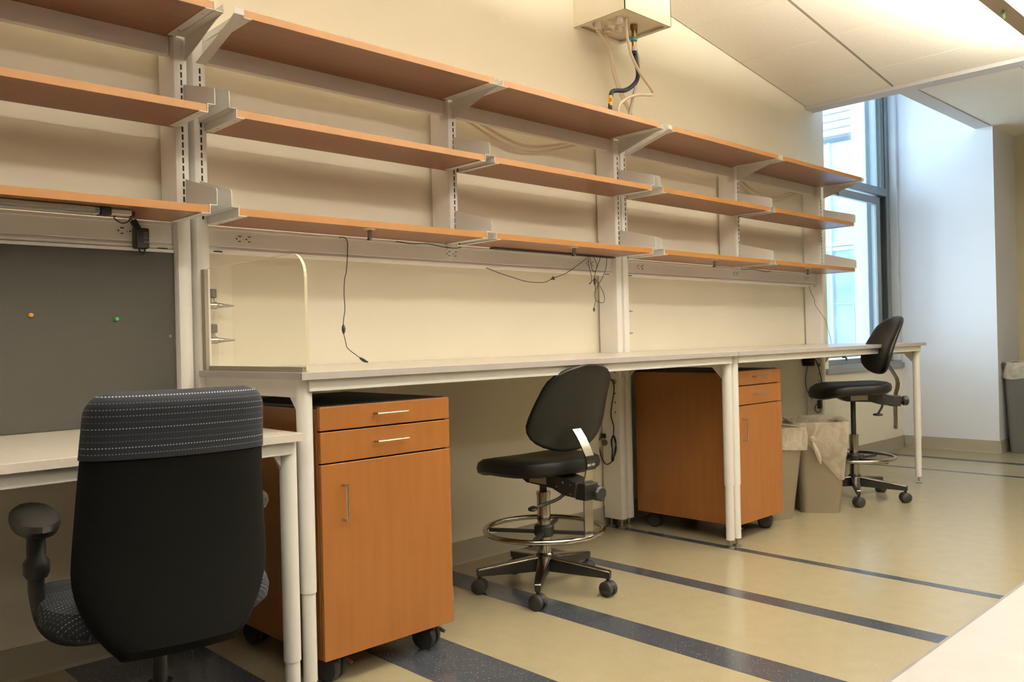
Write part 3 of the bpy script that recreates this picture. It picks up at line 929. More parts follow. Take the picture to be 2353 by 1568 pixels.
wire('water_tube', [(3.163, 0.57, 2.70), (3.163, 0.57, 2.557), (3.178, 0.57, 2.485), (3.204, 0.57, 2.425), (3.273, 0.57, 2.35), (3.345, 0.57, 2.301), (3.376, 0.57, 2.272), (3.359, 0.57, 2.256), (3.262, 0.57, 2.24), (3.189, 0.57, 2.217), (3.124, 0.57, 2.183), (3.088, 0.57, 2.148), (3.08, 0.57, 2.085)],
     0.0075, 'tube', 'white tube kinked sharply in front of the navy hose', 'tube')
wire('vacuum_tube', [(3.093, 0.72, 2.68), (3.093, 0.72, 2.605), (3.125, 0.72, 2.572), (3.182, 0.72, 2.535), (3.212, 0.72, 2.50), (3.224, 0.72, 2.445), (3.24, 0.72, 2.38), (3.273, 0.72, 2.317), (3.315, 0.72, 2.256), (3.38, 0.72, 2.188), (3.46, 0.72, 2.08)],
     0.0080, 'tube', 'milky tube hanging from the left side of the utility box', 'tube')
wire('vacuum_tube', [(3.187, 0.745, 2.70), (3.187, 0.745, 2.625), (3.217, 0.745, 2.575), (3.247, 0.745, 2.501), (3.273, 0.745, 2.438), (3.293, 0.745, 2.372), (3.335, 0.745, 2.311), (3.37, 0.745, 2.259), (3.413, 0.745, 2.198), (3.48, 0.745, 2.09)],
     0.0080, 'tube', 'milky tube hanging behind the navy hose', 'tube')
wire('drain_tube', [(3.385, 0.70, 2.72), (3.385, 0.70, 2.62), (3.40, 0.70, 2.56), (3.43, 0.70, 2.47), (3.40, 0.70, 2.348), (3.364, 0.70, 2.249), (3.343, 0.70, 2.182), (3.33, 0.70, 2.08)],
     0.0080, 'greytube', 'grey tube hanging at the right of the hose bundle', 'tube')
wire('slack_tube', [(2.15, 0.745, 2.01), (2.26, 0.745, 1.985), (2.365, 0.745, 1.955), (2.474, 0.745, 1.928), (2.588, 0.745, 1.915), (2.708, 0.745, 1.928), (2.865, 0.745, 1.965), (2.996, 0.745, 2.00)], 0.007, 'tube',
     'slack milky tube sagging behind the top shelf of the second bay, upper of two', 'tube')
wire('slack_tube', [(2.16, 0.762, 2.00), (2.28, 0.762, 1.965), (2.40, 0.762, 1.925), (2.52, 0.762, 1.902), (2.62, 0.762, 1.897), (2.75, 0.762, 1.915), (2.90, 0.762, 1.955), (3.02, 0.762, 1.99)], 0.006, 'tube',
     'slack milky tube sagging behind the top shelf of the second bay, lower of two', 'tube')
wire('slack_tube', [(4.45, 0.745, 2.0), (4.537, 0.745, 1.965), (4.668, 0.745, 1.925), (4.832, 0.745, 1.906), (5.005, 0.745, 1.918), (5.155, 0.745, 1.957), (5.36, 0.745, 1.99)], 0.007, 'tube',
     'slack milky tube sagging behind the last top shelf by the window, upper of two', 'tube')
wire('slack_tube', [(4.45, 0.762, 1.99), (4.55, 0.762, 1.945), (4.68, 0.762, 1.900), (4.84, 0.762, 1.880), (5.01, 0.762, 1.895), (5.16, 0.762, 1.94), (5.36, 0.762, 1.985)], 0.006, 'tube',
     'slack milky tube sagging behind the last top shelf by the window, lower of two', 'tube')

# ------------------------------------------------------------------ cords and small electrics
t = thing('lamp_cord', 'black cord with inline switch hanging down to the near bench', 'cord', (1.531, 0.685, 1.397))
P = [(1.515, 0.685, 1.397), (1.531, 0.685, 1.400), (1.545, 0.685, 1.395), (1.552, 0.685, 1.374), (1.548, 0.685, 1.31), (1.543, 0.685, 1.268), (1.534, 0.685, 1.234), (1.531, 0.685, 1.176), (1.533, 0.685, 1.126), (1.526, 0.685, 1.084), (1.524, 0.685, 1.063), (1.523, 0.68, 1.026), (1.526, 0.675, 1.001), (1.527, 0.67, 0.981), (1.535, 0.66, 0.966), (1.55, 0.635, 0.945), (1.562, 0.62, 0.930)]
o_ = Vector((1.531, 0.685, 1.397))
MB().tube([Vector(p) - o_ for p in P], 0.0016, 6, smooth=4).build('wire', MT['black'], t, smooth=True)
MB().lathe([(0.0016, -0.020), (0.006, -0.010), (0.0075, 0.0), (0.006, 0.010), (0.0016, 0.020)], (1.5235 - o_.x, 0.683 - o_.y, 1.048 - o_.z), n=10).build('inline_switch', MT['black'], t, smooth=True)
MB().tube([Vector(p) - o_ for p in ((1.557, 0.628, 0.937), (1.566, 0.612, 0.926), (1.575, 0.60, 0.920))], lambda t_: 0.003 + 0.003 * math.sin(PI * min(t_ * 1.2, 1)), 8, smooth=4).build('plug', MT['black'], t, smooth=True)

t = thing('loose_cord', 'thin black cord looping along the raceway of the near bench', 'cord', (2.64, 0.69, 1.33))
o_ = Vector((2.64, 0.69, 1.33))
P = [(2.277, 0.694, 1.315), (2.356, 0.69, 1.294), (2.437, 0.688, 1.277), (2.521, 0.688, 1.262), (2.638, 0.688, 1.261), (2.705, 0.688, 1.284), (2.792, 0.688, 1.309), (2.873, 0.688, 1.348), (2.956, 0.688, 1.395)]
MB().tube([Vector(p) - o_ for p in P], 0.0016, 6, smooth=5).build('wire', MT['black'], t, smooth=True)
MB().tube([Vector(p) - o_ for p in ((2.69, 0.688, 1.275), (2.70, 0.686, 1.290), (2.712, 0.688, 1.276), (2.695, 0.686, 1.280), (2.72, 0.688, 1.288))], 0.0022, 6, smooth=3).build('twist_tie', MT['black'], t, smooth=True)

t = thing('cord_tangle', 'tangle of thin black cords left of the leg pair uprights', 'cord', (2.97, 0.66, 1.39))
o_ = Vector((2.97, 0.66, 1.39))
for P in ([(2.932, .66, 1.40), (2.937, .66, 1.342), (2.952, .66, 1.3), (2.948, .66, 1.267), (2.934, .66, 1.262), (2.965, .658, 1.283), (2.976, .656, 1.311), (2.98, .656, 1.325), (2.997, .658, 1.351), (3.026, .66, 1.40)],
          [(2.948, .665, 1.40), (2.96, .665, 1.35), (2.969, .665, 1.329), (2.986, .665, 1.323), (3.0, .665, 1.345), (2.997, .665, 1.372), (2.974, .665, 1.40)],
          [(3.068, .655, 1.40), (3.063, .655, 1.354), (3.044, .655, 1.314), (3.009, .655, 1.269), (2.974, .655, 1.231), (2.966, .655, 1.202), (2.982, .655, 1.177), (3.022, .655, 1.168), (3.043, .655, 1.182), (3.031, .655, 1.226), (2.995, .655, 1.264), (2.973, .655, 1.289)],
          [(2.963, .65, 1.289), (2.966, .65, 1.263), (2.968, .65, 1.228), (2.97, .65, 1.191), (2.962, .65, 1.163), (2.954, .65, 1.14)]):
    MB().tube([Vector(p) - o_ for p in P], 0.0015, 6, smooth=4).build('wire', MT['black'], t, smooth=True)
MB().lathe([(0.0015, -0.020), (0.0055, -0.008), (0.0055, 0.006), (0.0015, 0.018)], (2.966 - o_.x, 0.652 - o_.y, 1.272 - o_.z), n=10).build('inline_switch', MT['black'], t, smooth=True)
MB().box(-0.005, 0.005, -0.003, 0.003, -0.018, 0).xf(Matrix.Translation(Vector((2.954, 0.65, 1.142)) - o_)).build('plug', MT['black'], t, bevel=0.002)

wire('loose_cord', [(5.306, 0.697, 1.318), (5.33, 0.694, 1.267), (5.37, 0.692, 1.228), (5.373, 0.69, 1.191), (5.395, 0.66, 1.13), (5.42, 0.64, 1.08), (5.43, 0.63, 1.03), (5.44, 0.62, 0.97), (5.445, 0.61, 0.9155)], 0.0016, 'black',
     'thin dark cord hanging beside the last upright by the window', 'cord', 6)
wire('loose_cord', [(4.38, 0.68, 1.399), (4.42, 0.68, 1.396), (4.50, 0.675, 1.401), (4.60, 0.67, 1.395), (4.68, 0.675, 1.392), (4.75, 0.68, 1.398)], 0.002, 'black', 'short black cord under the lowest shelf near the window', 'cord', 6)
wire('loose_cord', [(1.78, 0.685, 1.400), (1.86, 0.68, 1.394), (1.93, 0.68, 1.400), (2.0, 0.675, 1.392), (2.06, 0.655, 1.386), (2.10, 0.655, 1.392)], 0.002, 'black', 'short black cord under the lowest shelf at the single near upright', 'cord', 6)

# puck lights under the lowest shelves
def puck(x, y, label):
    t = thing('spot_light', label, 'spot light', (x, y, ZL - TH), group=None)
    MB().lathe([(0.020, -0.004), (0.022, 0.0)], n=20).build('mount', MT['nickel'], t, smooth=True)
    MB().lathe([(0.0088, -0.034), (0.0088, -0.004)], n=16).build('barrel', MT['chrome'], t, smooth=True)
    MB().lathe([(0.0095, -0.041), (0.0088, -0.033)], n=14).build('lens_ring', MT['black'], t, smooth=True)
puck(1.512, 0.478, 'small chrome spot light under the shelf in the shield bay')
puck(2.622, 0.478, 'small chrome spot light left of the cord tangle')
puck(3.775, 0.476, 'small chrome spot light in the first far bay')
puck(4.842, 0.470, 'small chrome spot light in the last bay by the window')

# strip light under the shelf above the pinboard, with its adapter
t = thing('strip_light', 'slim aluminium strip light under the shelf above the pinboard', 'strip light', (0.68, 0.515, ZL - TH))
box(-0.80, -0.085, -0.020, 0.020, -0.020, -0.002).build('housing', MT['alu'], t, bevel=0.004)
box(-0.80, -0.086, -0.013, 0.013, -0.0212, -0.0198).build('diffuser', MT['plaster'], t)
box(-0.40, -0.10, -0.0202, -0.0198, -0.017, -0.003).box(-0.34, -0.10, -0.0125, 0.0125, -0.0222, -0.0212).build('print_label', MT['paper'], t)
box(-0.085, -0.055, -0.022, 0.022, -0.023, 0.0).build('clip', MT['black'], t, bevel=0.002)
box(-0.055, 0.005, -0.014, 0.014, -0.019, -0.003).build('end_cap', MT['plaster'], t, bevel=0.003)
box(0.005, 0.016, -0.010, 0.010, -0.02, -0.006).build('cord_plug', MT['black'], t, bevel=0.002)
t = thing('power_adapter', 'black power adapter plugged into the raceway above the pinboard', 'adapter', (0.775, 0.70, 1.357))
box(-0.0215, 0.0215, -0.036, -0.0005, -0.046, 0.019).build('body', MT['black'], t, bevel=0.004)
MB().box(-0.010, 0.010, -0.008, 0.008, 0, 0.032).xf(Matrix.Translation((-0.008, -0.018, 0.016)) @ Matrix.Rotation(-0.5, 4, 'Y')).build('cord_boot', MT['black'], t, bevel=0.003)
MB().tube([(-0.022, -0.018, 0.043), (-0.035, -0.03, 0.046), (-0.055, -0.06, 0.030), (-0.085, -0.09, 0.022), (-0.115, -0.12, 0.033), (-0.10, -0.15, 0.044), (-0.075, -0.17, 0.045)], 0.002, 8, smooth=5).build('wire', MT['black'], t, smooth=True)
MB().tube([(-0.006, -0.018, -0.044), (-0.002, -0.018, -0.058), (0.006, -0.018, -0.064), (0.012, -0.018, -0.055), (0.012, -0.018, -0.044)], 0.0025, 8, smooth=4).build('wire_loop', MT['black'], t, smooth=True)
text('C O', 0.008, MT['print_white'], t, Matrix.Translation((0.011, -0.0364, -0.026)) @ Matrix.Rotation(PI / 2, 4, 'X'), name='print')
for k in range(4):
    box(0.003, 0.017 - 0.002 * (k % 2), -0.0363, -0.0360, -0.014 + k * 0.006, -0.0130 + k * 0.006).build('print', MT['ink'] if False else MT['paper'], t)

# under-bench power cord on the upright at the leg pair
t = thing('extension_lead', 'black cord with bundled plug hanging on the upright by the stool', 'cord', (3.150, 0.72, 0.60))
o_ = Vector((3.150, 0.72, 0.60))
XQ = 3.150
def L3(pts):
    return [Vector((XQ, a, b)) - o_ for a, b in pts]
MB().tube(L3([(.76, .80), (.733, .778), (.705, .767), (.694, .724), (.711, .645), (.719, .588), (.703, .533), (.708, .476)]), 0.0028, 8, smooth=5).build('wire', MT['black'], t, smooth=True)
MB().tube(L3([(.778, .476), (.800, .458), (.803, .423), (.790, .367), (.761, .331), (.723, .346), (.715, .38)]), 0.0028, 8, smooth=5).build('wire', MT['black'], t, smooth=True)
for k in range(3):
    MB().tube(L3([(.712 + .004 * k, .35), (.698 - .004 * k, .41), (.690 + .003 * k, .455), (.706, .485), (.722 - .002 * k, .455), (.716, .41)]), 0.003, 8, smooth=4, closed=True).build('cord_bundle', MT['black'], t, smooth=True)
MB().box(-0.010, 0.004, -0.016, 0.012, -0.012, 0.012).xf(Matrix.Translation(Vector((3.152, 0.775, 0.478)) - o_)).build('plug', MT['black'], t, bevel=0.003)
t = thing('wall_outlet', 'round grey outlet on the upright below the bundled cord plug', 'outlet', (3.1555, 0.77, 0.443))
MB().lathe([(0.017, -0.003), (0.017, 0.002)], (0, 0, 0), 'x', 18).build('face', MT['valve'], t)
t = thing('extension_lead', 'black adapter and looped cord under the far bench by the last upright', 'cord', (5.40, 0.74, 0.70))
o_ = Vector((5.40, 0.74, 0.70))
MB().box(5.36, 5.41, 0.72, 0.79, 0.76, 0.83).xf(Matrix.Translation(-o_)).build('adapter', MT['black'], t, bevel=0.006)
XQ = 5.405
MB().tube(L3([(.72, .81), (.705, .79), (.690, .747), (.671, .656), (.675, .57), (.681, .50)]), 0.003, 8, smooth=5).build('wire', MT['black'], t, smooth=True)
MB().tube(L3([(.77, .76), (.785, .70), (.79, .638), (.775, .575), (.74, .52)]), 0.0022, 8, smooth=5).build('wire', MT['black'], t, smooth=True)
MB().tube(L3([(.71, .49), (.69, .475), (.68, .45), (.695, .43), (.715, .435), (.725, .46)]), 0.003, 8, smooth=4, closed=True).build('cord_bundle', MT['black'], t, smooth=True)
MB().box(5.39, 5.415, 0.672, 0.70, 0.46, 0.52).xf(Matrix.Translation(-o_)).build('plug', MT['black'], t, bevel=0.004)

# ------------------------------------------------------------------ lab stools
def soft_pad(nu, nv, outline, top, bottom, y_off=0):
    pass
def seat_mesh(zt, w=0.45, d=0.43, th=0.07, cy=0.02):
    m = MB()
    n = 40
    rings = [(0.0, -th, 1.0), (0.55, -th, 1), (0.90, -th * 0.93, 1), (0.985, -th * 0.72, 1), (1.0, -th * 0.45, 1), (0.975, -th * 0.18, 1), (0.90, -0.003, 1), (0.70, -0.002, 1), (0.40, -0.008, 1), (0.0, -0.012, 1)]
    vs, fs = [], []
    for k, (s, dz, _) in enumerate(rings):
        for i in range(n):
            a = 2 * PI * i / n
            ca, sa = math.cos(a), math.sin(a)
            e = 0.62
            x = s * w / 2 * math.copysign(abs(ca) ** e, ca)
            y = s * d / 2 * math.copysign(abs(sa) ** e, sa)
            fr = max(0, y / (d / 2))
            droop = -0.040 * fr ** 3
            lift = 0.010 * max(0, -y / (d / 2)) ** 2
            vs.append((x * (1 - 0.08 * max(0, -y / (d / 2))), y + cy, zt + dz + droop + lift))
    for k in range(len(rings) - 1):
        for i in range(n):
            j = (i + 1) % n
            fs.append((k * n + i, k * n + j, (k + 1) * n + j, (k + 1) * n + i))
    m.add(vs, fs)
    return m
def back_mesh(zs, height=0.335, th=0.045, wmax=0.40, inset=0.0, front=True):
    """curved, leaning, rounded-trapezoid backrest"""
    m = MB()
    nu, nv = 24, 18
    vs, fs = [], []
    def hw(v):
        base = wmax / 2 * (1.01 - 0.40 * max(0, v - 0.35) ** 1.15)
        rb = 0.36
        if v < rb:
            base *= math.sqrt(max(0, 1 - ((rb - v) / rb) ** 2.2)) * 0.999 + 0.001
        rtp = 0.26
        if v > 1 - rtp:
            base *= math.sqrt(max(0, 1 - ((v - (1 - rtp)) / rtp) ** 2.6)) * 0.999 + 0.001
        return base
    for side in (0, 1):
        for j in range(nv + 1):
            v = 0.5 - 0.5 * math.cos(PI * j / nv)
            H = hw(v)
            for i in range(nu + 1):
                uu = -math.cos(PI * i / nu)
                x = H * uu
                edge = math.sqrt(max(0.0, 1 - abs(uu) ** 6)) * math.sqrt(max(0.0, 1 - abs(2 * v - 1) ** 10))
                yc = -0.158 - 0.120 * v ** 1.5 - 0.012 * math.sin(PI * v) * 0 + 1.1 * x * x * 0.9
                y = yc + (0.5 if side == 0 else -0.5) * th * edge * (1.0 if side == 0 else 0.75)
                if side == 0:
                    y += 0.012 * edge * math.sin(PI * min(1, v * 1.4))
                vs.append((x, y, zs + 0.028 + v * height))
    N = (nu + 1) * (nv + 1)
    for side in (0, 1):
        for j in range(nv):
            for i in range(nu):
                a = side * N + j * (nu + 1) + i
                q = (a, a + 1, a + nu + 2, a + nu + 1)
                fs.append(q if side == 0 else q[::-1])
    m.add(vs, fs)
    return m
def twin_caster(parent, x, y, r, yaw, ztop):
    c = MB()
    for s in (-1, 1):
        c.lathe([(r * 0.6, s * 0.004), (r, s * 0.006), (r, s * 0.021), (r * 0.82, s * 0.025)], (0, 0, r), 'x', 20)
    o = c.build('caster', MT['rubber'], parent, smooth=True, loc=(x, y, 0))
    o.rotation_euler = (0, 0, yaw)
    hood = []
    for k in range(9):
        a = -0.5 + (PI + 0.4) * k / 8
        hood.append((r * 1.05 * math.cos(a), r + r * 1.05 * math.sin(a)))
    MB().prism(hood, 'x', -0.006, 0.006).build('hood', MT['black'], o)
    MB().lathe([(0.007, 2 * r - 0.006), (0.007, ztop), (0.013, ztop), (0.013, ztop + 0.004)], (0, 0, 0), n=12).build('stem', MT['black'], o, smooth=True)
    return o
def star_base(t, R, start, zhub=0.135, ztip=0.098, metal='chrome', swivel=None):
    for k in range(5):
        a = math.radians(start + 72 * k)
        m = Matrix.Rotation(a, 4, 'Z')
        # top skin and darker ribbed underside
        z1, z2 = zhub, ztip
        MB().add([(0.02, -0.024, z1), (0.02, 0.024, z1), (R, 0.012, z2), (R, -0.012, z2), (0.02, -0.026, z1 - 0.012), (0.02, 0.026, z1 - 0.012), (R + 0.006, 0.014, z2 - 0.008), (R + 0.006, -0.014, z2 - 0.008)],
                 [(0, 1, 2, 3), (4, 7, 6, 5), (0, 4, 5, 1), (1, 5, 6, 2), (2, 6, 7, 3), (3, 7, 4, 0)]).xf(m).build('base_arm', MT[metal], t, bevel=0.004)
        MB().add([(0.02, -0.023, z1 - 0.010), (0.02, 0.023, z1 - 0.010), (R + 0.004, 0.012, z2 - 0.007), (R + 0.004, -0.012, z2 - 0.007), (0.02, -0.020, z1 - 0.060), (0.02, 0.020, z1 - 0.060), (R + 0.004, 0.010, z2 - 0.030), (R + 0.004, -0.010, z2 - 0.030)],
                 [(0, 1, 2, 3), (4, 7, 6, 5), (0, 4, 5, 1), (1, 5, 6, 2), (2, 6, 7, 3), (3, 7, 4, 0)]).xf(m).build('arm_rib', MT['black'], t, bevel=0.002)
        sw = (swivel or [0.4, 2.0, -0.7, 1.3, 0.2])[k]
        twin_caster(t, R * 0.975 * math.cos(a), R * 0.975 * math.sin(a), 0.029, sw, ztip - 0.012)
    MB().lathe([(0.030, zhub - 0.060), (0.036, zhub - 0.02), (0.034, zhub + 0.006), (0.028, zhub + 0.012)], n=24).build('hub', MT[metal], t, smooth=True)
def stool(x, y, rz, zs, start, ringz, label, R=0.27, ringR=0.235, chrome_top=None, letters=False, swivel=None, bz=0.0, bh=0.335):
    t = thing('lab_stool', label, 'stool', (x, y, 0), rz)
    star_base(t, R, start, swivel=swivel, metal='castalu')
    zc1 = chrome_top
    MB().lathe([(0.0265, 0.13), (0.0265, zc1), (0.0285, zc1), (0.0285, zc1 + 0.012)], n=28).build('column', MT['chrome'], t, smooth=True)
    MB().lathe([(0.0145, zc1 - 0.01), (0.0145, zs - 0.10)], n=20).build('gas_piston', MT['black'], t, smooth=True)
    # foot ring with its hub and spokes
    m = MB()
    m.tube([(ringR * math.cos(2 * PI * k / 40), ringR * math.sin(2 * PI * k / 40), ringz) for k in range(40)], 0.0105, 10, smooth=1, closed=True)
    fr = m.build('foot_ring', MT['chrome'], t, smooth=True)
    m = MB()
    m.lathe([(0.034, ringz - 0.028), (0.040, ringz - 0.02), (0.040, ringz + 0.012), (0.032, ringz + 0.02)], n=20)
    for k in range(4):
        a = math.radians(35 + 90 * k)
        q = MB().box(0.03, ringR - 0.008, -0.008, 0.008, -0.010, 0.004).xf(Matrix.Translation((0, 0, ringz - 0.008)) @ Matrix.Rotation(a, 4, 'Z'))
        m.add(q.v, q.f)
    m.build('ring_spokes', MT['black'], fr, bevel=0.002)
    MB().box(-0.010, 0.010, 0, 0.018, -0.03, -0.008).xf(Matrix.Translation((ringR * 0.6, -ringR * 0.5, ringz))).build('ring_lever', MT['black'], fr, bevel=0.002)
    seat_mesh(zs).build('seat', MT['vinyl'], t, smooth=True)
    # tilt mechanism under the seat
    z = zs - 0.060
    MB().prism([(0.13, z), (0.11, z - 0.022), (0.05, z - 0.050), (-0.10, z - 0.056), (-0.16, z - 0.075), (-0.225, z - 0.078), (-0.235, z - 0.02), (-0.12, z)], 'x', -0.045, 0.045).build('mechanism', MT['black'], t, bevel=0.004)
    m = MB()
    for yy_, zz_ in ((-0.13, z - 0.045), (-0.165, z - 0.025), (-0.205, z - 0.030), (-0.205, z - 0.065)):
        for s in (-1, 1):
            m.lathe([(0.0042, s * 0.045), (0.0042, s * 0.0475)], (0, yy_, zz_), 'x', 10)
    m.build('bolt', MT['chrome'], t)
    MB().box(-0.0462, -0.0455, -0.07, 0.03, z - 0.045, z - 0.008).build('maker_label', MT['paper'], t)
    # back bracket: a flat chrome strap through a clamp
    b = [(-0.196, zs + 0.115), (-0.222, zs + 0.085), (-0.245, zs + 0.05), (-0.262, zs + 0.02), (-0.268, zs - 0.01), (-0.264, zs - 0.04), (-0.254, zs - 0.07), (-0.250, zs - 0.10), (-0.250, zs - 0.18), (-0.250, zs - 0.275), (-0.248, zs - 0.282)]
    sm = []
    for i in range(len(b) - 1):
        for k in range(3):
            f_ = k / 3
            sm.append((b[i][0] * (1 - f_) + b[i + 1][0] * f_, b[i][1] * (1 - f_) + b[i + 1][1] * f_))
    sm.append(b[-1])
    st = MB().ribbon(sm, 0.044, 0.006).build('back_strap', MT['chrome'], t, smooth=True)
    MB().lathe([(0.004, -0.2535), (0.004, -0.2465)], (0, 0, zs - 0.268), 'y', 10).build('strap_hole', MT['slot'], st)
    MB().box(-0.034, 0.034, -0.272, -0.215, zs - 0.145, zs - 0.082).build('clamp', MT['black'], t, bevel=0.004)
    MB().lathe([(0.008, -0.272), (0.008, -0.292), (0.024, -0.292), (0.029, -0.298), (0.029, -0.318), (0.022, -0.324)], (0, 0, zs - 0.115), 'y', 10).build('knob', MT['black'], t)
    if letters:
        zz = zs - 0.014
        p = MB().box(-0.022, 0.022, -0.2722, -0.2712, zz - 0.017, zz + 0.017).build('name_plate', MT['blacktop'], st)
        text('BIO FIT', 0.0125, MT['print_white'], st, Matrix.Translation((0, -0.2724, zz)) @ Matrix.Rotation(PI / 2, 4, 'X'), bold=0.0002)
    MB().tube([(-0.02, -0.17, z - 0.05), (-0.05, -0.15, z - 0.085), (-0.09, -0.12, z - 0.105), (-0.12, -0.10, z - 0.115)], 0.0065, 8, smooth=5).build('lever', MT['black'], t, smooth=True)
    MB().lathe([(0.004, -0.03), (0.017, -0.02), (0.019, 0.0), (0.015, 0.022), (0.004, 0.028)], n=14).xf(Matrix.Translation((-0.135, -0.09, z - 0.122)) @ Matrix.Rotation(0.75, 4, 'Z') @ Matrix.Scale(0.45, 4, (0, 0, 1)) @ Matrix.Rotation(PI / 2, 4, 'Y')).build('paddle', MT['black'], t, smooth=True)
    back_mesh(zs + bz, bh).build('backrest', MT['vinyl'], t, smooth=True)
    return t
s1 = stool(2.155, 0.255, math.radians(-4), 0.532, 6, 0.238, 'black vinyl lab stool lowered beside the near cabinet', chrome_top=0.375, letters=True, swivel=[0.3, 0.9, 0.6, 0.2, 0.1])
s2 = stool(4.70, 0.135, math.radians(45), 0.690, 19, 0.247, 'black vinyl lab stool raised high at the window end', chrome_top=0.37, R=0.285, ringR=0.225, bz=0.018, bh=0.345, swivel=[1.2, 1.0, 0.4, 0.1, 0.6])

# ------------------------------------------------------------------ task chair at the low desk
def task_chair(x, y, rz):
    t = thing('task_chair', 'large black task chair with blue striped headband seen from behind', 'chair', (x, y, 0), rz)
    star_base(t, 0.28, 40, zhub=0.12, ztip=0.085, metal='black')
    MB().lathe([(0.028, 0.11), (0.028, 0.22), (0.016, 0.22), (0.016, 0.34)], n=20).build('column', MT['black'], t, smooth=True)
    MB().box(-0.12, 0.12, -0.14, 0.14, 0.335, 0.375).build('mechanism', MT['black'], t, bevel=0.01)
    # seat
    sm = seat_mesh(0.46, 0.50, 0.47, 0.085, 0.03)
    sm.uv = [(v[0], v[1] * 0.8 + v[2]) for v in sm.v]
    sm.build('seat', MT['fabric'], t, smooth=True)
    # backrest shell with a separate upholstered band on top
    def shell(v0, v1, grow, name, m_, nv=16, nu=22):
        m = MB()
        z0, H = 0.350, 0.556
        vs, fs, uv = [], [], []
        for side in (0, 1):
            for j in range(nv + 1):
                v = v0 + (v1 - v0) * j / nv
                hw = 0.200 - 0.026 * max(0, v - 0.35) / 0.65
                rb = 0.34
                if v < rb:
                    hw *= 1 - 0.42 * ((rb - v) / rb) ** 2.2
                rtp = 0.085
                if v > 1 - rtp:
                    hw -= 0.045 * (1 - math.sqrt(max(0, 1 - ((v - 1 + rtp) / rtp) ** 2)))
                hw += grow
                for i in range(nu + 1):
                    uu = -math.cos(PI * i / nu)
                    x_ = hw * uu
                    edge = math.sqrt(max(0.0, 1 - abs(uu) ** 8))
                    tb = 1.0
                    if v > 0.94:
                        tb = math.sqrt(max(0, 1 - ((v - 0.94) / 0.06) ** 2)) * 0.95 + 0.05
                    if v < 0.06:
                        tb = math.sqrt(max(0, 1 - ((0.06 - v) / 0.06) ** 2)) * 0.95 + 0.05
                    yc = -0.215 - 0.055 * v + 0.04 * math.sin(PI * v) * 0.8 + 1.1 * x_ * x_
                    th = (0.036 + grow) * edge * tb
                    yy_ = yc + (th if side == 0 else -th)
                    zz_ = z0 + H * v
                    vs.append((x_, yy_, zz_))
                    uv.append((x_ if abs(uu) < 0.97 else x_ * 1.0 + yy_ * 0.4, zz_))
        N = (nu + 1) * (nv + 1)
        for side in (0, 1):
            for j in range(nv):
                for i in range(nu):
                    a = side * N + j * (nu + 1) + i
                    q = (a, a + 1, a + nu + 2, a + nu + 1)
                    fs.append(q)
        # close ends and edges
        for j in (0, nv):
            for i in range(nu):
                a = j * (nu + 1) + i
                fs.append((a, a + 1, N + a + 1, N + a))
        for j in range(nv):
            for i in (0, nu):
                a = j * (nu + 1) + i
                fs.append((a, a + nu + 1, N + a + nu + 1, N + a))
        m.add(vs, fs)
        m.uv = uv
        return m.build(name, m_, t, smooth=True)
    shell(0.0, 0.77, 0.0, 'backrest', MT['chairblack'])
    shell(0.755, 1.0, 0.003, 'headband', MT['fabric'])
    # arms
    for s, aw in ((-1, 0.243), (1, 0.205)):
        ar = MB().tube([(s * 0.06, 0.02, 0.345), (s * (aw - 0.073), 0.02, 0.350), (s * (aw - 0.019), 0.02, 0.385), (s * aw, 0.02, 0.46), (s * aw, 0.015, 0.53)], 0.017, 10, smooth=5).build('arm_bar', MT['black'], t, smooth=True)
        MB().lathe([(0.021, 0.50), (0.026, 0.51), (0.026, 0.535), (0.019, 0.545), (0.019, 0.610)], (s * aw, 0.015, 0), n=16).build('arm_post', MT['black'], t, smooth=True)
        p = MB()
        n = 24
        vs, fs = [], []
        prof = [(0.0, 0.598), (0.6, 0.598), (0.9, 0.606), (1.0, 0.620), (0.97, 0.632), (0.8, 0.640), (0.4, 0.643), (0, 0.643)]
        for sc_, zz_ in prof:
            for i in range(n):
                a = 2 * PI * i / n
                vs.append((s * aw + sc_ * 0.048 * math.cos(a), 0.04 + sc_ * 0.165 * math.sin(a), zz_))
        for k in range(len(prof) - 1):
            for i in range(n):
                j = (i + 1) % n
                fs.append((k * n + i, k * n + j, (k + 1) * n + j, (k + 1) * n + i))
        p.add(vs, fs).build('arm_pad', MT['black'], t, smooth=True)
    return t
fwd = Vector((0.156, 0.988)).normalized()
bc = Vector((0.47, -0.336))
org = bc + fwd * 0.245
task_chair(org.x, org.y, math.atan2(-fwd.x, fwd.y))

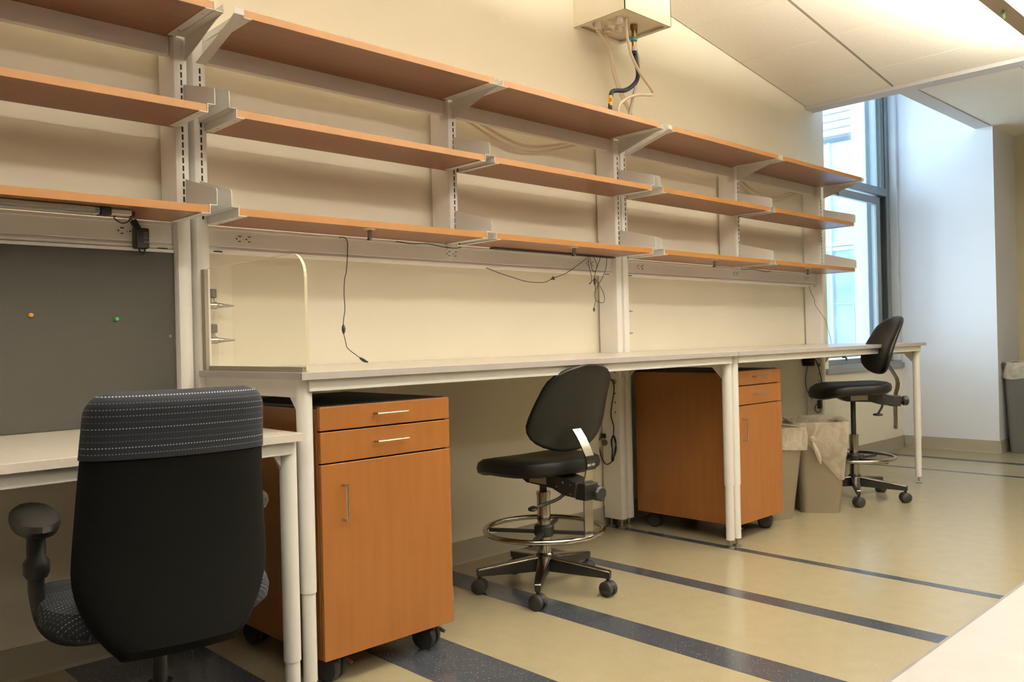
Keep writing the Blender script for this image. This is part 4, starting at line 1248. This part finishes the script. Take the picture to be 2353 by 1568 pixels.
# ------------------------------------------------------------------ waste bins
def rrect(w, d, r, n=6):
    pts = []
    for cx, cy, a0 in ((w / 2 - r, d / 2 - r, 0), (-w / 2 + r, d / 2 - r, 90), (-w / 2 + r, -d / 2 + r, 180), (w / 2 - r, -d / 2 + r, 270)):
        for k in range(n + 1):
            a = math.radians(a0 + 90 * k / n)
            pts.append((cx + r * math.cos(a), cy + r * math.sin(a)))
    return pts
def bin_(name, x, y, rz, w0, d0, w1, d1, h, m_, label, r=0.045):
    t = thing(name, label, 'waste bin', (x, y, 0), rz)
    m = MB()
    rings = [(0, 0.0, 0.004), (0, h * 0.5, 0), (0, h - 0.02, 0), (1, h - 0.02, 0), (1, h, 0), (2, h, 0), (2, 0.01, 0)]
    n = None
    vs, fs = [], []
    for kind, z, sh in rings:
        f_ = z / h
        w, d = w0 + (w1 - w0) * f_, d0 + (d1 - d0) * f_
        if kind == 1:
            w, d = w + 0.014, d + 0.014
        if kind == 2:
            w, d = w - 0.006, d - 0.006
        p = rrect(w - sh, d - sh, r)
        n = len(p)
        vs += [(a, b, z) for a, b in p]
    for k in range(len(rings) - 1):
        for i in range(n):
            j = (i + 1) % n
            fs.append((k * n + i, k * n + j, (k + 1) * n + j, (k + 1) * n + i))
    fs.append(tuple(range(n))[::-1])
    fs.append(tuple(range((len(rings) - 1) * n, len(rings) * n)))
    m.add(vs, fs).build('body', MT[m_], t, smooth=True)
    return t
def liner(t, w1, d1, w0, d0, h, drop, seed, knot=None, r=0.05, top=0.012):
    rnd = random.Random(seed)
    p0 = rrect(1, 1, 0.16, 10)
    n = len(p0)
    vs, fs = [], []
    K = 9
    ph = [rnd.uniform(0, 6.28) for _ in range(4)]
    for k in range(K + 3):
        for i in range(n):
            ux, uy = p0[i]
            a = math.atan2(uy, ux)
            if k < 3:       # inner side up to the folded rim
                z = h - 0.05 + k * (0.05 + top) / 3
                gro = -0.010
            else:
                f_ = (k - 3) / (K - 1)
                dz = drop(a) * f_
                z = h + top - dz
                gro = 0.012 + 0.007 * math.sin(9 * a + ph[0] + 3 * f_) * min(1, f_ * 3) + 0.004 * math.sin(23 * a + ph[1])
                gro += 0.010 * f_ * max(0, math.sin(3 * a + ph[2]))
            z += 0.004 * math.sin(17 * a + ph[3]) * (1 if 1 < k < 6 else 0.3)
            fz = z / h
            w, d = w0 + (w1 - w0) * fz, d0 + (d1 - d0) * fz
            vs.append((ux * (w + 2 * gro), uy * (d + 2 * gro), z))
    for k in range(K + 2):
        for i in range(n):
            j = (i + 1) % n
            fs.append((k * n + i, k * n + j, (k + 1) * n + j, (k + 1) * n + i))
    l = MB().add(vs, fs).build('liner', MT['film'], t, smooth=True)
    return l
b1 = bin_('waste_bin', 3.928, 0.300, math.radians(73), 0.29, 0.20, 0.385, 0.275, 0.485, 'bin', 'slim beige waste bin with clear liner next to the cabinet')
liner(b1, 0.385, 0.275, 0.29, 0.20, 0.485, lambda a: 0.115 + 0.015 * math.sin(2 * a + 1), 3)
b2 = bin_('waste_bin', 4.290, 0.172, math.radians(35), 0.29, 0.215, 0.385, 0.285, 0.49, 'bin', 'slim beige waste bin with knotted liner next to the raised stool')
def drop2(a):
    # short at the knot (facing the aisle's left), long at the right rear corner
    d = (a - math.radians(-150) + PI) % (2 * PI) - PI      # angle from the knot
    v = 0.075 + 0.20 * max(0, math.sin(min(PI / 2, abs(d) * 0.9))) if d > 0 else 0.075 + 0.12 * min(1, abs(d) / 0.5)
    return v
def drop2(a):
    k = math.radians(150)
    d = (a - k + PI) % (2 * PI) - PI
    if d >= 0:
        return 0.07 + 0.25 * min(1, d / 1.1) if d < 1.6 else 0.32 - 0.12 * min(1, (d - 1.6) / 1.0)
    return 0.07 + 0.08 * min(1, -d / 0.5)
l2 = liner(b2, 0.385, 0.285, 0.29, 0.215, 0.49, drop2, 5, top=0.016)
kx, ky, kz = -0.196, 0.045, 0.415
MB().lathe([(0.004, 0.02), (0.013, 0.012), (0.016, 0), (0.011, -0.014), (0.005, -0.02)], (kx, ky, kz), n=12).build('knot', MT['film'], l2, smooth=True)
MB().tube([(kx, ky, kz - 0.01), (kx - 0.012, ky - 0.012, kz - 0.05), (kx - 0.012, ky - 0.03, kz - 0.10), (kx - 0.008, ky - 0.038, kz - 0.135)], lambda t_: 0.004 + 0.009 * math.sin(PI * min(1, t_)) ** 1.5, 8, smooth=4).build('tail', MT['film'], l2, smooth=True)
for p2 in ([(kx, ky, kz), (kx + 0.02, -0.05, kz - 0.02), (kx + 0.075, -0.13, kz - 0.06)], [(kx, ky, kz), (kx + 0.01, -0.04, kz - 0.05), (kx + 0.07, -0.128, kz - 0.14)], [(kx, ky, kz), (kx + 0.01, -0.03, kz + 0.005), (kx + 0.06, -0.135, kz + 0.0)], [(kx, ky, kz), (kx - 0.01, ky - 0.01, kz + 0.04), (kx - 0.01, ky - 0.02, kz + 0.085)]):
    MB().tube(p2, lambda t_: 0.006 - 0.004 * t_, 6, smooth=5).build('pleat', MT['film'], l2, smooth=True)
b3 = bin_('large_bin', 7.445, -0.225, 0, 0.41, 0.48, 0.47, 0.54, 0.715, 'binbig', 'large grey waste bin with clear liner in the far right corner', r=0.03)
liner(b3, 0.47, 0.54, 0.41, 0.48, 0.715, lambda a: 0.10 + 0.04 * math.sin(2 * a + 2.4), 9, top=0.010)

# ------------------------------------------------------------------ white island top beside the camera
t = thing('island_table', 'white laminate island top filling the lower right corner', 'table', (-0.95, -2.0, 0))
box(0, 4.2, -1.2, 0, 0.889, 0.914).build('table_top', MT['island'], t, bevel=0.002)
box(0.03, 4.17, -1.17, -0.03, 0.10, 0.889).box(0.06, 4.14, -1.10, -0.10, 0.0, 0.10).build('light_block_body', MT['dim'], t)  # unseen solid base added to block low light from behind the island

# ------------------------------------------------------------------ pendant lamp over the aisle
t = thing('pendant_lamp', 'long linear pendant lamp hanging below the sloping ceiling', 'lamp', (0, -1.08, 2.40))
XA, XB = -0.7, 5.15
for y in (-0.190, 0.186):
    box(XA, XB, y, y + 0.004, 0.0, 0.058).build('side_rail', MT['lampbody'], t)
for y in (-0.190, 0.115):
    box(XA, XB, y, y + 0.075, -0.001, 0.005).build('bottom_rim', MT['lampbody'], t)
box(XA, XA + 0.004, -0.186, 0.186, 0.005, 0.058).box(XB - 0.004, XB, -0.186, 0.186, 0.005, 0.058).build('end_plate', MT['lampbody'], t)
box(XA + 0.005, XB - 0.005, -0.114, 0.114, 0.006, 0.012).build('lens', MT['lamp_down'], t)
box(XA + 0.005, XB - 0.005, -0.145, 0.145, 0.040, 0.046).build('uplight', MT['lamp_up'], t)
m = MB()
k = XA + 0.1
while k < XB - 0.05:
    m.box(k, k + 0.002, -0.114, 0.114, 0.0, 0.006)
    k += 0.1
m.build('louvre_row', MT['lampbody'], t)
for x in (0.9, 3.0, 5.0):
    MB().lathe([(0.0015, 0.046), (0.0015, zc(x) - 2.40)], (x, 0, 0), n=6).build('suspension_wire', MT['steel'], t)
m = MB()
rnd = random.Random(4)
for k in range(9):
    a = rnd.uniform(0, 6.28)
    L_ = rnd.uniform(0.02, 0.045)
    dx, dz = math.cos(a) * L_, math.sin(a) * L_ * 0.6
    wx, wz = -dz * 0.35, dx * 0.35
    m.add([(0, 0, 0), (dx * 0.5 + wx, -0.004, dz * 0.5 + wz), (dx, 0.0, dz), (dx * 0.5 - wx, 0.005, dz * 0.5 - wz)], [(0, 1, 2), (0, 2, 3)])
q = m.build('green_sprig', MT['leaf'], loc=(3.93, -0.925, 2.385))
sd = q.modifiers.new('s', 'SOLIDIFY')
sd.thickness = 0.001
tag(q, 'tiny green decoration stuck under the lamp rim', 'decoration')
t = thing('pendant_lamp', 'unseen second pendant lamp added as fill light behind the camera', 'lamp', (0, -3.5, 2.40))  # unseen fill lamp, added to spread light over ceiling and walls
box(XA, XB, -0.150, -0.146, 0, 0.058).box(XA, XB, 0.146, 0.150, 0, 0.058).build('side_rail', MT['lampbody'], t)
box(XA + 0.005, XB - 0.005, -0.145, 0.145, 0.006, 0.012).build('lens', MT['fill_down'], t)
box(XA + 0.005, XB - 0.005, -0.145, 0.145, 0.040, 0.046).build('uplight', MT['fill_up'], t)
for x in (0.9, 3.0, 5.0):
    MB().lathe([(0.0015, 0.046), (0.0015, zc(x) - 2.40)], (x, 0, 0), n=6).build('suspension_wire', MT['steel'], t)
